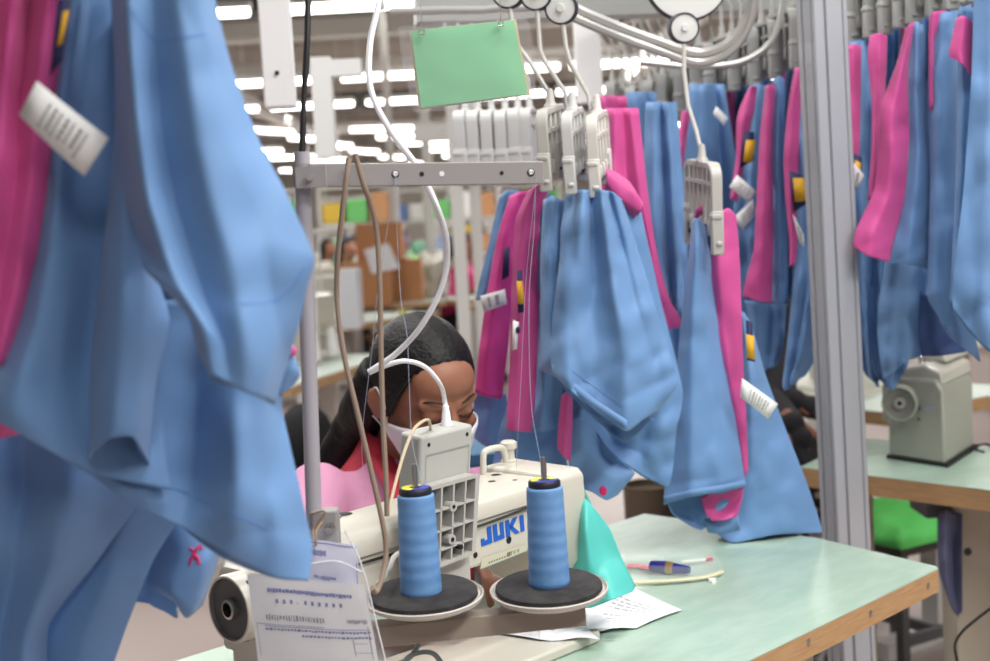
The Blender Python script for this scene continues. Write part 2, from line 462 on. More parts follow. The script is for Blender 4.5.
# choose the centre so that the wheel sits on the shaft line of the arm
wc = W(pc.x, pc.y, pc.z)
bm = BM(); lathe(bm, [(.02, -.01), (.036, .0), (.040, .004), (.040, .026), (.039, .029), (.0365, .029), (.035, .024), (.012, .022), (.0115, .030), (.0085, .031), (.008, .024), (.0075, .018), (0, .018)], wc, ax, 40,
              mis=[0, 0, 0, 0, 0, 1, 1, 1, 2, 2, 3, 3])
o = obj('hand_wheel', bm, [CREAM, mat('wheel_grey', (92, 92, 90), .45), STEEL, BLACK], m, angle=35)
bm = BM()
for a in (.2, 2.2, 4.4):
    u = TM.to_3x3() @ Vector((0, math.cos(a), math.sin(a))); lathe(bm, [(0, 0), (.0035, 0), (.003, .0008), (0, .0006)], wc+ax*.015+u*.0398, u, 10)
obj('grub_screw', bm, BLACK, m, parent=o)
bm = BM(); prism(bm, [(-1.24, .29), (-1.1, .29), (-1.1, .40), (-1.24, .40)], -.26, -.05, axis='z', M4=TM); bevel(obj('motor', bm, OLIVE, m), .02, 3)
# top details: black oil holes, thread posts, take-up guard, knob
bm = BM()
for x, y, r in ((-1.045, .318, .013), (-.965, .345, .011), (-.70, .325, .0075), (-.735, .30, .006), (-.715, .275, .004), (-.79, .30, .005)):
    zt = .2265+(x+1.1)*.026+.0085
    lathe(bm, [(0, 0), (r, 0), (r*.8, .0007), (0, .0007)], W(x, y, zt-.0012), Vector((0, 0, 1)), 16)
obj('oil_hole', bm, BLACK, m)
bm = BM(); lathe(bm, [(.0115, 0), (.0125, .001), (.0115, .002), (.006, .0022), (0, .001)], W(-.985, .345, .236), Vector((0, 0, 1)), 18); obj('oil_plug', bm, STEEL, m)
bm = BM(); lathe(bm, [(.004, 0), (.003, .002), (.0025, .018), (.0035, .019), (.0022, .022), (.0035, .027), (.0012, .031), (0, .031)], W(-.795, .33, .236), Vector((0, 0, 1)), 14); obj('thread_post', bm, STEEL, m)
bm = BM(); tube(bm, [W(-.705, .345, .238), W(-.703, .345, .27), W(-.694, .345, .277), W(-.668, .345, .277), W(-.66, .345, .27), W(-.657, .345, .255)], .0048, 10, n=4); obj('take_up_guard', bm, CREAM, m)
bm = BM(); lathe(bm, [(.012, 0), (.0125, .005), (.0085, .007), (.0085, .02), (.0125, .023), (.0125, .031), (.009, .034), (0, .034)], W(-.634, .36, .247), Vector((0, 0, 1)), 20); obj('pressure_knob', bm, CREAM, m)
bm = BM(); lathe(bm, [(0, 0), (.0052, 0), (.004, .001), (0, .0008)], L(425.5/1 if 0 else 509, 540, .2495) and W(*L(509, 540, .2495)), TM.to_3x3() @ Vector((0, -1, 0)), 12)
for q in ((475.5, 555),): lathe(bm, [(0, 0), (.0042, 0), (.003, .001), (0, .0008)], W(*L(q[0], q[1], .2495)), TM.to_3x3() @ Vector((0, -1, 0)), 12)
obj('cover_hole', bm, BLACK, m)
# blue lettering J U K I on the back of the arm
BLUEL = mat('blue_lettering', (28, 96, 196), .4)
bm = BM()
def letters(bm, org, ux, uz, h, n, th=.0006):
    def q(poly):
        A = [bm.verts.new(org+ux*(a*h)+uz*(b*h)+n*th) for a, b in poly]; B = [bm.verts.new(org+ux*(a*h)+uz*(b*h)) for a, b in poly]
        bm.faces.new(A)
        for i in range(len(poly)): bm.faces.new((A[i], B[i], B[(i+1) % len(poly)], A[(i+1) % len(poly)]))
    q([(0, 0), (.92, 0), (.92, .28), (.28, .28), (.28, .44), (0, .44)]); q([(.56, .28), (.92, .28), (.92, 1), (.56, 1)])
    q([(1.06, 0), (1.98, 0), (1.98, .28), (1.42, .28), (1.42, 1), (1.06, 1)]); q([(1.66, .28), (1.98, .28), (1.98, 1), (1.66, 1)])
    q([(2.14, 0), (2.48, 0), (2.48, 1), (2.14, 1)]); q([(2.48, .42), (2.95, 0), (3.32, 0), (2.72, .56), (2.48, .72)]); q([(2.48, .40), (2.72, .44), (3.25, 1), (2.85, 1), (2.48, .68)])
    q([(3.42, 0), (3.76, 0), (3.76, 1), (3.42, 1)])
YB = .2495
a, b = W(*L(481.5, 546.5, YB)), W(*L(524.5, 530.5, YB)); ux = (b-a).normalized(); nb = TM.to_3x3() @ Vector((0, -1, 0)); uz = ux.cross(nb); uz = -uz if uz.z < 0 else uz
letters(bm, a, ux, uz, (b-a).length/3.76, nb)
bmesh.ops.recalc_face_normals(bm, faces=bm.faces[:]); obj('logo_lettering', bm, BLUEL, m, smooth=False)
# model plate with small brown marks and a teal line
a = [W(*L(x, y, YB)) for x, y in ((482, 558), (526, 544), (527, 551), (480, 570))]
bm = BM(); 
def SQ(u, v, off): return (a[0]*(1-u)+a[1]*u)*(1-v)+(a[3]*(1-u)+a[2]*u)*v+nb*off
def quad(bm, u0, v0, u1, v1, off, mi, S=SQ, sk=0):
    F = bm.faces.new([bm.verts.new(S(*p, off)) for p in ((u0, v0), (u1, v0), (u1+sk, v1), (u0+sk, v1))]); F.material_index = mi
quad(bm, 0, 0, 1, 1, .0004, 0); quad(bm, 0, .93, 1, 1, .0007, 1)
for k in range(7): quad(bm, .16+.055*k, .55, .16+.055*k+.03, .72, .0007, 2)
for k, (u0, u1, sk) in enumerate(((.56, .585, -.02), (.59, .64, -.02), (.655, .675, -.02), (.69, .70, .03), (.74, .752, -.03), (.775, .79, .03), (.82, .835, -.03))): quad(bm, u0, .28, u1, .74, .0007, 2, sk=sk)
obj('model_plate', bm, [mat('plate_beige', (200, 198, 176), .4), mat('plate_teal', (60, 130, 140), .4), mat('plate_brown', (112, 100, 76), .5)], m, smooth=False)

# the electric box on the back of the machine and its ribbed bracket
PBOX = mat('box_plastic', (178, 178, 172), .42, bump=(80, .05, .001))
c = thing('control_box', None, 'grey plastic control box with a white plug, fixed behind the front machine', 'control box', mat4=Matrix.Translation(W(-.9, .24, .14)) @ Matrix.Rotation(ANG, 4, 'Z'))
# upper box slightly leaning
def LB(px, py, yl): return W(*L(px, py, yl))
y0, y1 = .19, .232
f = [L(421, 437, y0), L(473.5, 424, y0), L(469, 520, y0), L(418, 535, y0)]
bm = BM(); fr = [bm.verts.new(W(*p)) for p in f]; bk = [bm.verts.new(W(p.x+.004, y1, p.z+.003)) for p in f]
bm.faces.new(fr); bm.faces.new(bk[::-1])
for i in range(4): bm.faces.new((fr[i], bk[i], bk[(i+1) % 4], fr[(i+1) % 4]))
bmesh.ops.recalc_face_normals(bm, faces=bm.faces[:]); o = obj('housing', bm, PBOX, c); bevel(o, .0045, 3)
bm = BM()
def fq(u, v, off=0):
    p = (f[0]*(1-u)+f[1]*u)*(1-v)+(f[3]*(1-u)+f[2]*u)*v; return W(p.x, p.y-off, p.z)
vs = [bm.verts.new(fq(*p, .0006)) for p in ((.1, .2), (.93, .2), (.93, .215), (.1, .215))]; bm.faces.new(vs)
vs = [bm.verts.new(fq(*p, .0006)) for p in ((.1, .215), (.11, .215), (.11, .9), (.1, .9))]; bm.faces.new(vs)
vs = [bm.verts.new(fq(*p, .0006)) for p in ((.92, .215), (.93, .215), (.93, .9), (.92, .9))]; bm.faces.new(vs)
obj('lid_edge', bm, mat('box_shadow_line', (150, 150, 144), .6), c, smooth=False)
bm = BM()
for u, v in ((.15, .1), (.88, .09)): lathe(bm, [(0, .0), (.0026, .0), (.002, .0008), (0, .0008)], fq(u, v, .0002), nb, 12)
obj('screw', bm, DARKST, c)
# socket + plug
top = L(447, 431, .212); tp = W(*top)
bm = BM(); box(bm, (top.x-.022, .202, top.z-.003), (top.x+.022, .222, top.z+.002), M4=TM); obj('socket', bm, mat('socket_dark', (70, 62, 58), .5), c, smooth=False)
bm = BM(); lathe(bm, [(.0065, 0), (.008, .003), (.008, .008), (.006, .012), (.005, .024), (.0042, .026), (.0042, .030), (.0035, .031), (0, .031)], tp+Vector((0, 0, .001)), Vector((0, 0, 1)), 14); plug = obj('plug', bm, mat('white_rubber', (235, 235, 235), .45), c)
PLUG = tp+Vector((0, 0, .03))
# bracket: frame with ribs
y0, y1 = .168, .186
f2 = [L(432, 488, y0), L(478, 475, y0), L(474, 553, y0), L(430, 570, y0)]
bm = BM()
def g2(u, v, y): 
    p = (f2[0]*(1-u)+f2[1]*u)*(1-v)+(f2[3]*(1-u)+f2[2]*u)*v; return W(p.x, y, p.z)
def bar2(u0, v0, u1, v1, ya=y0, yb=y1):
    A = [bm.verts.new(g2(*p, ya)) for p in ((u0, v0), (u1, v0), (u1, v1), (u0, v1))]; B = [bm.verts.new(g2(*p, yb)) for p in ((u0, v0), (u1, v0), (u1, v1), (u0, v1))]
    bm.faces.new(A); bm.faces.new(B[::-1])
    for i in range(4): bm.faces.new((A[i], B[i], B[(i+1) % 4], A[(i+1) % 4]))
bar2(0, 0, 1, 1, y1, y1+.003)
bar2(-.09, 0, -.02, 1); bar2(.95, 0, 1.04, 1); bar2(-.02, -.02, .95, .03); bar2(-.02, .97, .95, 1.02)
for u in (.2, .46, .72): bar2(u, .03, u+.035, .97)
for v in (.3, .56, .8): bar2(-.02, v, .95, v+.022)
bmesh.ops.recalc_face_normals(bm, faces=bm.faces[:]); o = obj('ribbed_bracket', bm, GREYPL, c, smooth=False)
bm = BM()
for u, v in ((.47, .31), (.47, .72)):
    q = g2(u, v, y0-.001); lathe(bm, [(.0022, 0), (.0062, 0), (.0062, .004), (.0062, .012)], q, TM.to_3x3() @ Vector((0, 1, 0)), 16)
obj('screw_boss', bm, GREYPL, c)
bm = BM()
for u, v, r in ((.47, .31, .0025), (.47, .72, .0028)):
    q = g2(u, v, y0-.0014); lathe(bm, [(0, 0), (r, 0), (r, .0003), (0, .0003)], q, nb, 12)
q = g2(.62, .84, y0+.002); lathe(bm, [(0, 0), (.003, 0), (.003, .008), (0, .008)], q, nb, 12)
obj('bracket_screw', bm, DARKST, c)
bm = BM(); box(bm, (f2[0].x+.01, .186, .14), (f2[1].x-.005, .25, .2), M4=TM); obj('mounting_block', bm, GREYPL, c, smooth=False)

# white cables: from above to the cable tip, and from the tip back to the plug
WC = mat('white_cable', (236, 236, 240), .4)
def cable(name, pts, r, m_, label, cat='cable', n=8, seg=8, **k):
    bm = BM(); tube(bm, [P(*p) if not isinstance(p, Vector) else p for p in pts], r, seg=seg, n=n)
    return single(name, bm, m_, label, cat, **k)
cable('power_cable', [(400, -2600, 1.75), (392, -700, 1.72), (384, -60, 1.66), (379, 0, 1.62), (370, 45, 1.6), (371, 90, 1.58), (390, 130, 1.56), (418, 168, 1.55), (438, 210, 1.55), (447, 245, 1.56), (443, 283, 1.57), (424, 322, 1.58), (398, 352, 1.6), (369, 372, 1.61)], .0036, WC, 'thick white cable curving down from above in front of the seated woman')
b = TM.inverted() @ PLUG
cable('plug_cable', [(369, 373, 1.613), (385, 366, 1.615), (405, 361, 1.62), (425, 367, 1.63), (440, 384, 1.64), PLUG+Vector((-.001, 0, .012)), PLUG-Vector((0, 0, .006))], .0029, WC, 'short white cable arching over to the plug of the control box')
TAN = mat('tan_cord', (146, 128, 112), .75, bump=(200, .3, .001)); PALE = mat('pale_cord', (206, 190, 160), .7)
cable('tan_cord', [(349, 158, 1.44), (346, 180, 1.436), (342, 215, 1.44), (338, 255, 1.45), (337, 300, 1.46), (344, 355, 1.46), (358, 415, 1.46), (372, 475, 1.46), (383, 525, 1.46), (386, 553, 1.46), (382, 578, 1.45), (376, 592, 1.44), (372, 588, 1.43)], .0029, TAN, 'left tan cord hanging over the grey thread bar, bent outwards in the middle', group='tan cords over the thread bar')
cable('tan_cord', [(355, 154, 1.45), (364, 186, 1.455), (371, 205, 1.47), (377, 235, 1.48), (380, 290, 1.48), (381, 350, 1.48), (383, 420, 1.475), (386, 480, 1.47), (387, 516, 1.47)], .0029, TAN, 'right tan cord hanging nearly straight from the grey thread bar', group='tan cords over the thread bar')
cable('control_lead', [PLUG-Vector((.02, .0, .03)), (428, 420, 1.6), (415, 428, 1.56), (405, 450, 1.53), (395, 485, 1.5), (388, 515, 1.475)], .0019, PALE, 'thin cream lead drooping from the control box to the tan cords')
cable('grey_lead', [(424, 541, 1.7), (410, 548, 1.62), (395, 556, 1.56), (389, 570, 1.52), (378, 585, 1.45)], .003, mat('grey_lead', (180, 178, 172), .5), 'grey lead looping from the machine back beside the left cone')
cable('coiled_cable', [(386, 640, 1.5), (400, 632, 1.52), (418, 640, 1.54), (412, 655, 1.54), (398, 664, 1.54), (380, 668, 1.54)], .0032, mat('grey_wire', (130, 138, 138), .5), 'grey green wire loop low beside the plastic document sleeve')
cable('bench_wire', [(398, 668, 1.5), (412, 655, 1.52), (432, 653, 1.53), (445, 668, 1.53)], .003, mat('grey_wire', (130, 138, 138), .5), 'lower grey wire curling at the bottom edge under the left cone')

# ------------------------------------------------------------------ thread stand with cones
GB = mat('grey_bar_paint', (156, 152, 150), .42)
s = thing('thread_stand', tuple(P(318, 640, 1.47)), 'grey metal thread stand with a holed bar on its upright post', 'thread stand')
pt, pb = P(302, 152, 1.47), P(318, 640, 1.47)
bm = BM(); tube(bm, [pt, pb], .0086, 18); obj('post', bm, mat('post_paint', (170, 166, 172), .4), s)
bm = BM(); lathe(bm, [(.0092, -.012), (.0115, -.012), (.0115, .012), (.0092, .012)], P(303, 175, 1.47), (pt-pb), 20)
a = P(300, 176, 1.455); box(bm, (a.x-.004, a.y-.006, a.z-.013), (a.x+.028, a.y+.002, a.z+.009)); lathe(bm, [(0, 0), (.004, 0), (.004, .004), (0, .004)], P(310, 177, 1.447), Vector((0, -1, 0)), 12); obj('clamp', bm, GB, s)
# channel bar
A, B = P(309, 175, 1.46), P(549, 172, 1.50)
bd = (B-A); bl = bd.length; bx = bd.normalized(); bn = Vector((0, 0, 1)); by = bn.cross(bx).normalized(); bn = bx.cross(by)
BMX = Matrix(((bx.x, by.x, bn.x, A.x), (bx.y, by.y, bn.y, A.y), (bx.z, by.z, bn.z, A.z), (0, 0, 0, 1)))
bm = BM(); box(bm, (0, -.0010, -.0125), (bl-.006, .0010, .0115), M4=BMX); box(bm, (0, 0, .0100), (bl-.006, .022, .0118), M4=BMX); box(bm, (0, .020, -.0125), (bl-.006, .022, .0115), M4=BMX)
bevel(obj('thread_bar', bm, GB, s, smooth=False), .0007, 1)
bm = BM()
for px in (395.5, 535.5):
    q = BMX.inverted() @ P(px, 173, 1.47); q = BMX @ Vector((q.x, -.0012, 0)); lathe(bm, [(.0013, .0005), (.002, .0018), (.003, .0005), (.003, 0)], q, -by, 16)
obj('thread_eyelet', bm, WHITE, s)
bm = BM()
for px, r in ((422.5, .0026), (505, .0022), (395.5, .0042), (535.5, .0042)):
    q = BMX.inverted() @ P(px, 175, 1.47); q = BMX @ Vector((q.x, -.0011, -.0005)); lathe(bm, [(0, 0), (r, 0), (r, .0003), (0, .0003)], q, -by, 16)
obj('bolt_hole', bm, DARKST, s)
bm = BM(); q = BMX.inverted() @ P(443, 175, 1.47); q = BMX @ Vector((q.x, -.0011, -.0005)); lathe(bm, [(0, 0), (.0028, 0), (.0028, .0003), (0, .0003)], q, -by, 16); obj('white_hole', bm, WHITE, s)
# base clamp with wing nut
bm = BM(); q = P(328, 527, 1.455); box(bm, (q.x-.017, q.y-.004, q.z-.026), (q.x+.011, q.y+.02, q.z+.018)); bevel(obj('base_clamp', bm, GB, s, smooth=False), .002)
bm = BM(); lathe(bm, [(.006, 0), (.006, .005), (.003, .005), (.0028, .010), (0, .010)], P(330, 528, 1.45), Vector((0, -1, 0)), 6); obj('clamp_nut', bm, STEEL, s)
# disc beam
A, B = P(322, 641, 1.485), P(602, 612, 1.52)
bd = (B-A); bl = bd.length; bx = bd.normalized(); by = Vector((0, 0, 1)).cross(bx).normalized(); bn = bx.cross(by)
BMX = Matrix(((bx.x, by.x, bn.x, A.x), (bx.y, by.y, bn.y, A.y), (bx.z, by.z, bn.z, A.z), (0, 0, 0, 1)))
bm = BM(); box(bm, (0, -.009, -.0115), (bl-.02, -.007, .0115), M4=BMX); box(bm, (0, -.009, .0100), (bl-.02, .02, .0118), M4=BMX); bevel(obj('cone_beam', bm, mat('beam_taupe', (150, 138, 126), .45), s, smooth=False), .0007, 1)
bm = BM(); lathe(bm, [(0, 0), (.0022, 0), (.0022, .0006), (0, .0006)], P(600, 590, 1.51)+Vector((-.028, -.01, 0)), Vector((0, -1, 0)), 10); obj('beam_rivet', bm, DARKST, s)
def disc_and_cone(px, py, cx, cy_, d, lab, side, tz):
    base = P(px, py, d); ax_ = Vector((.0, -.075, 1)).normalized()
    hl = obj('spool_dish', (lambda b: (lathe(b, [(.008, -.006), (.056, -.006), (.0655, -.001), (.0668, .0035), (.0655, .0045), (.063, .001), (0, .001)], base, ax_, 56), b)[1])(BM()), mat('dish_grey', (196, 190, 182), .45), s)
    hl['label'] = 'round grey dish of the %s cone' % side
    o = obj('foam_pad', (lambda b: (lathe(b, [(.059, .0012), (.0605, .003), (.060, .007), (.058, .0085), (0, .0085)], base, ax_, 56), b)[1])(BM()), mat('foam_black', (34, 32, 33), .85, var=(60, .35, (70, 66, 66))), s, parent=hl)
    pin = obj('spool_pin', (lambda b: (lathe(b, [(.0034, 0), (.0034, tz-.005), (.0034, tz-.004), (.0026, tz), (0, tz+.0005)], P(cx, cy_, d), Vector((0, 0, 1)), 14), b)[1])(BM()), STEEL, s)
    c = thing('thread_cone', tuple(P(cx, cy_, d)), lab, 'thread cone', 'light blue cones of thread')
    b = BM(); prof = []; H = .112
    for k in range(49):
        z = H*k/48; r = .0232+(.0205-.0232)*z/H+.00015*math.sin(k*.9)
        if k < 2: r -= .001*(2-k)
        prof.append((r, z))
    prof = [(.005, 0)]+prof+[(.017, H+.0012), (.006, H+.0012)]
    lathe(b, prof, P(cx, cy_, d)+Vector((0, 0, .0085)), Vector((0, 0, 1)), 48); w_ = obj('thread_winding', b, THREAD, c, angle=0)
    b = BM(); lathe(b, [(.0062, .1125), (.0176, .1125), (.0182, .114), (.0182, .1185), (.0168, .1205), (.0062, .1205)], P(cx, cy_, d)+Vector((0, 0, .0085)), Vector((0, 0, 1)), 40); obj('cone_tube', b, mat('dark_cone', (28, 30, 44), .5), c)
    b = BM(); n_ = 24; cc = P(cx, cy_, d)+Vector((0, 0, .0085+.1209))
    for k in range(n_):
        a0, a1 = 2*PI*k/n_, 2*PI*(k+1)/n_
        F = b.faces.new([b.verts.new(cc+Vector((r*math.cos(a), r*math.sin(a), 0))) for r, a in ((.0066, a0), (.0156, a0), (.0156, a1), (.0066, a1))]); F.material_index = 0 if .25*PI+side_a < a0 < 1.3*PI+side_a else 1
    o = obj('cone_sticker', b, [mat('sticker_yellow', (216, 214, 60), .5), mat('sticker_blue', (54, 66, 168), .5)], c, smooth=False)
THREAD = mat('blue_thread', (96, 148, 208), .6)
nt = THREAD.node_tree; bs = nt.nodes['Principled BSDF']; tc = nt.nodes.new('ShaderNodeTexCoord')
mp = nt.nodes.new('ShaderNodeMapping'); wv = nt.nodes.new('ShaderNodeTexWave'); wv.bands_direction = 'Z'; wv.inputs['Scale'].default_value = 22; wv.inputs['Distortion'].default_value = 1.6; wv.inputs['Detail'].default_value = 1; wv.inputs['Detail Scale'].default_value = 2
rp = nt.nodes.new('ShaderNodeValToRGB'); rp.color_ramp.elements[0].color = lin((96, 146, 202))+(1,); rp.color_ramp.elements[1].color = lin((110, 158, 211))+(1,)
nt.links.new(tc.outputs['Object'], mp.inputs[0]); nt.links.new(mp.outputs[0], wv.inputs['Vector']); nt.links.new(wv.outputs['Fac'], rp.inputs[0]); nt.links.new(rp.outputs[0], bs.inputs['Base Color'])
w2 = nt.nodes.new('ShaderNodeTexWave'); w2.bands_direction = 'Z'; w2.inputs['Scale'].default_value = 500; w2.inputs['Distortion'].default_value = 3; bp = nt.nodes.new('ShaderNodeBump'); bp.inputs['Strength'].default_value = .5; bp.inputs['Distance'].default_value = .0006
nt.links.new(tc.outputs['Object'], w2.inputs['Vector']); nt.links.new(w2.outputs['Fac'], bp.inputs['Height']); nt.links.new(bp.outputs[0], bs.inputs['Normal'])
side_a = .2
disc_and_cone(424, 598, 422, 602, 1.50, 'light blue thread cone on the left dish, beside the plastic document sleeve', 'left', .155)
side_a = -.6
disc_and_cone(549, 591, 550, 593, 1.52, 'light blue thread cone on the right dish, before the machine end', 'right', .155)

# fine threads from the eyelets
FT = mat('fine_thread', (190, 205, 230), .6)
def thread(pts, lab): cable('sewing_thread', pts, .00028, FT, lab, 'thread', n=6, seg=5, group='fine threads off the bar')
thread([(396, 175, 1.466), (397, 230, 1.5), (401, 300, 1.5), (407, 335, 1.5), (409, 380, 1.5), (412, 440, 1.5), (421, 480, 1.5)], 'fine pale thread from the left eyelet down to the left cone')
thread([(536, 175, 1.495), (534, 230, 1.51), (529, 300, 1.515), (531, 400, 1.52), (540, 458, 1.52)], 'fine pale thread from the right eyelet down to the right cone')
thread([(396, 175, 1.47), (378, 290, 1.5), (372, 350, 1.52), (362, 440, 1.55), (366, 500, 1.58)], 'fine pale thread slanting from the left eyelet behind the tan cords')
thread([(537, 175, 1.50), (526, 280, 1.6), (521, 380, 1.7), (516, 470, 1.8)], 'fine pale thread from the right eyelet to the top of the machine')

# black cable above the post
cable('black_cable', [(330, -2600, 1.5), (316, -700, 1.5), (309, -60, 1.5), (308, 0, 1.49), (307, 45, 1.48), (304, 95, 1.475), (303, 128, 1.472), (302, 154, 1.47)], [.0034]*6+[.0028]+[.0034]*2, BLACK, 'black cable running straight down into the top of the grey post')

# ------------------------------------------------------------------ documents in a plastic sleeve
def sheet(corners, d, N=8, bulge=.004, ink=None, mats=None, name='paper', thick=.0003, dz=None, root=None):
    c = [P(x, y, d+(dz[i] if dz else 0)) for i, (x, y) in enumerate(corners)]
    n = (c[1]-c[0]).cross(c[3]-c[0]).normalized()
    if n.y > 0: n = -n
    def S(u, v, o=0): return (c[0]*(1-u)+c[1]*u)*(1-v)+(c[3]*(1-u)+c[2]*u)*v+n*(bulge*math.sin(PI*u)*(.4+.6*math.sin(PI*v))+.0012*noise.noise(Vector((u*5, v*5, d)))*2+o)
    bm = BM(); g = [[bm.verts.new(S(i/N, j/N)) for j in range(N+1)] for i in range(N+1)]
    for i in range(N):
        for j in range(N): bm.faces.new((g[i][j], g[i+1][j], g[i+1][j+1], g[i][j+1]))
    for (u0, v0, u1, v1, mi) in ink or []:
        k = max(1, int((u1-u0)*12))
        for q in range(k):
            a0, a1 = u0+(u1-u0)*q/k, u0+(u1-u0)*(q+1)/k
            F = bm.faces.new([bm.verts.new(S(*p, .0006)) for p in ((a0, v0), (a1, v0), (a1, v1), (a0, v1))]); F.material_index = mi
    return bm
def words(v, h, u0, u1, mi, rnd, wmin=.012, wmax=.03, gap=.008):
    out = []; u = u0
    while u < u1:
        w_ = rnd.uniform(wmin, wmax); out.append((u, v+rnd.uniform(-.1, .1)*h, min(u1, u+w_), v+h*rnd.uniform(.7, 1.1), mi)); u += w_+gap
    return out
rnd = random.Random(3)
INK2 = mat('pencil_print', (120, 120, 130), .8)
LILAC = mat('lilac_paper', (206, 206, 224), .7)
ink = words(.15, .09, .1, .42, 1, rnd)+words(.55, .06, .22, .6, 1, rnd)+words(.72, .06, .12, .75, 1, rnd)+[(.02, .03, .98, .045, 1), (.02, .03, .03, .95, 1), (.965, .03, .975, .95, 1), (.03, .95, .98, .96, 1)]
single('paper_form', sheet([(304, 538), (357, 545), (361, 608), (300, 600)], 1.425, ink=ink), [LILAC, INKB], 'small lilac form with purple printing, tucked behind the larger one in the plastic sleeve', 'paper')
ink = words(.10, .035, .16, .88, 1, rnd, .015, .035, .004)
for k in range(10): ink.append((.22+.06*k, .19, .22+.06*k+.022, .225, 1))
ink += words(.33, .05, .12, .62, 2, rnd, .006, .02, .012)+words(.335, .04, .8, .97, 2, rnd, .006, .015, .006)
ink += [(.1, .43, .98, .435, 1), (.03, .415, .6, .42, 2)]+words(.45, .02, .1, .98, 1, rnd)+words(.50, .02, .4, .98, 1, rnd)
ink += [(.82, .5, .826, 1.0, 2), (.96, .4, .966, 1.0, 2)]+[(.82, .56+.085*k, .96, .564+.085*k, 2) for k in range(5)]+[(.03, .42, .034, 1, 2)]
WPAP = mat('form_paper', (214, 212, 212), .7)
single('paper_form', sheet([(247, 574), (364, 585), (384, 690), (262, 690)], 1.41, ink=ink), [WPAP, INKB, INK2], 'large white printed form with blue lines at the front of the sleeve', 'paper')
PLAS = mat('clear_plastic', (235, 238, 245), .12, alpha=.14)
bm = sheet([(243, 568), (352, 530), (392, 700), (258, 700)], 1.40, bulge=.006); 
bm2 = cloth_bm([[(306, 531), (330, 528), (345, 533)], [(248, 564), (320, 560), (362, 566)], [(252, 620), (320, 625), (378, 630)], [(262, 700), (325, 700), (395, 700)]], 1.398, n=6, wr=.0006)
bm.free(); o = single('document_sleeve', bm2, PLAS, 'clear plastic document sleeve hanging from the clamp of the grey post', 'sleeve')
bm = BM(); tube(bm, [P(*p) for p in ((345, 531, 1.396), (362, 566, 1.396), (378, 630, 1.396), (395, 700, 1.396))], .0009, 6, n=5); tube(bm, [P(*p) for p in ((300, 566, 1.396), (335, 561, 1.396), (362, 572, 1.394))], .0008, 6, n=5)
e = obj('sleeve_rim', bm, mat('plastic_rim', (226, 228, 234), .3)); e.parent = o
bm = BM(); tube(bm, [P(*p) for p in ((322, 522, 1.44), (316, 532, 1.42), (316, 545, 1.42), (313, 530, 1.44), (325, 512, 1.44), (311, 514, 1.45))], .0011, 6, n=5); single('tie_string', bm, mat('tie_brown', (150, 120, 92), .8), 'knotted brown string tied around the clamp of the grey post', 'string')

# ------------------------------------------------------------------ green sign in a clear pouch
GS = mat('green_card', (124, 200, 146), .6); KR = mat('kraft_card', (206, 186, 140), .6)
g = thing('hanging_sign', tuple(P(468, 66, 1.75)), 'plain green card in a clear pouch hung on two clips beside the hanger row', 'sign')
c4 = [(411, 31), (514, 20), (528, 94), (421, 108)]
obj('green_card', sheet(c4, 1.75, bulge=.004), GS, g)
obj('backing_card', sheet([(409, 31), (516, 19.5), (530, 95), (419, 110)], 1.753, bulge=.004), KR, g)
bm = cloth_bm([[(398, 27), (460, 20), (527, 16)], [(402, 60), (465, 55), (533, 50)], [(414, 113), (470, 107), (536, 100)]], 1.745, wr=.0004); o = obj('clear_pouch', bm, PLAS, g)
bm = BM()
for x, y in ((422, 33), (501, 25)):
    q = P(x, y, 1.74); tube(bm, [q+Vector((-.002, 0, -.002)), q+Vector((-.003, 0, .004)), q+Vector((.003, 0, .004)), q+Vector((.002, 0, -.002))], .0008, 6); tube(bm, [q+Vector((-.004, 0, -.001)), q+Vector((.004, 0, -.001))], .0012, 6)
obj('sign_clip', bm, STEEL, g)
bm = BM()
for x, y in ((422, 30), (501, 22)): tube(bm, [P(x, y, 1.742), P(x+4, -60, 1.76)+Vector((0, 0, 2.9))], .0005, 5)
obj('hanging_wire', bm, STEEL, g)

# ------------------------------------------------------------------ things on the near table
# white paper patterns under and beside the machine
def flat_paper(pts, z, ink, lab, name='paper_sheet', curl=.004, mi=PAPER):
    c = [T(x, y, .75+z) for x, y in pts]; N = 10; bm = BM()
    def S(u, v, o=0):
        p = (c[0]*(1-u)+c[1]*u)*(1-v)+(c[3]*(1-u)+c[2]*u)*v; return p+Vector((0, 0, curl*(1+math.sin(7*u+3*v))*(.3+v*.7)+o))
    g_ = [[bm.verts.new(S(i/N, j/N)) for j in range(N+1)] for i in range(N+1)]
    for i in range(N):
        for j in range(N): bm.faces.new((g_[i][j], g_[i+1][j], g_[i+1][j+1], g_[i][j+1]))
    for (u0, v0, u1, v1) in ink:
        F = bm.faces.new([bm.verts.new(S(*p, .0012)) for p in ((u0, v0), (u1, v0), (u1, v1), (u0, v1))]); F.material_index = 1
    return single(name, bm, [mi, INKG], lab, 'paper')
rnd = random.Random(5)
ink = []
for k in range(9):
    if k != 4: ink += [(a, b, c_, b+.012) for (a, b, c_, d_, e_) in words(.25+.07*k, .02, .35, .85, 1, rnd, .04, .09, .02)]
flat_paper([(600, 572), (682, 611), (636, 629), (560, 640)], .001, ink, 'white printed sheet lying on the green table under the turquoise cloth', curl=.003)
flat_paper([(540, 612), (585, 592), (612, 628), (540, 641)], .017, [(.2, .5, .8, .51), (.2, .6, .8, .61)], 'white sheet lying half under the right thread dish', curl=.002)
flat_paper([(470, 630), (560, 610), (600, 640), (540, 641)], .017, [(.2, .4, .7, .42)], 'white sheet on the machine bed left of the other papers', curl=.002)
bm = BM(); box(bm, (-.80, .12, 0), (-.70, .15, .003), M4=TM); single('hinge_plate', bm, mat('hinge_brown', (140, 120, 100), .5, .4), 'brown metal hinge plate let into the table edge of the machine bed', 'hinge')
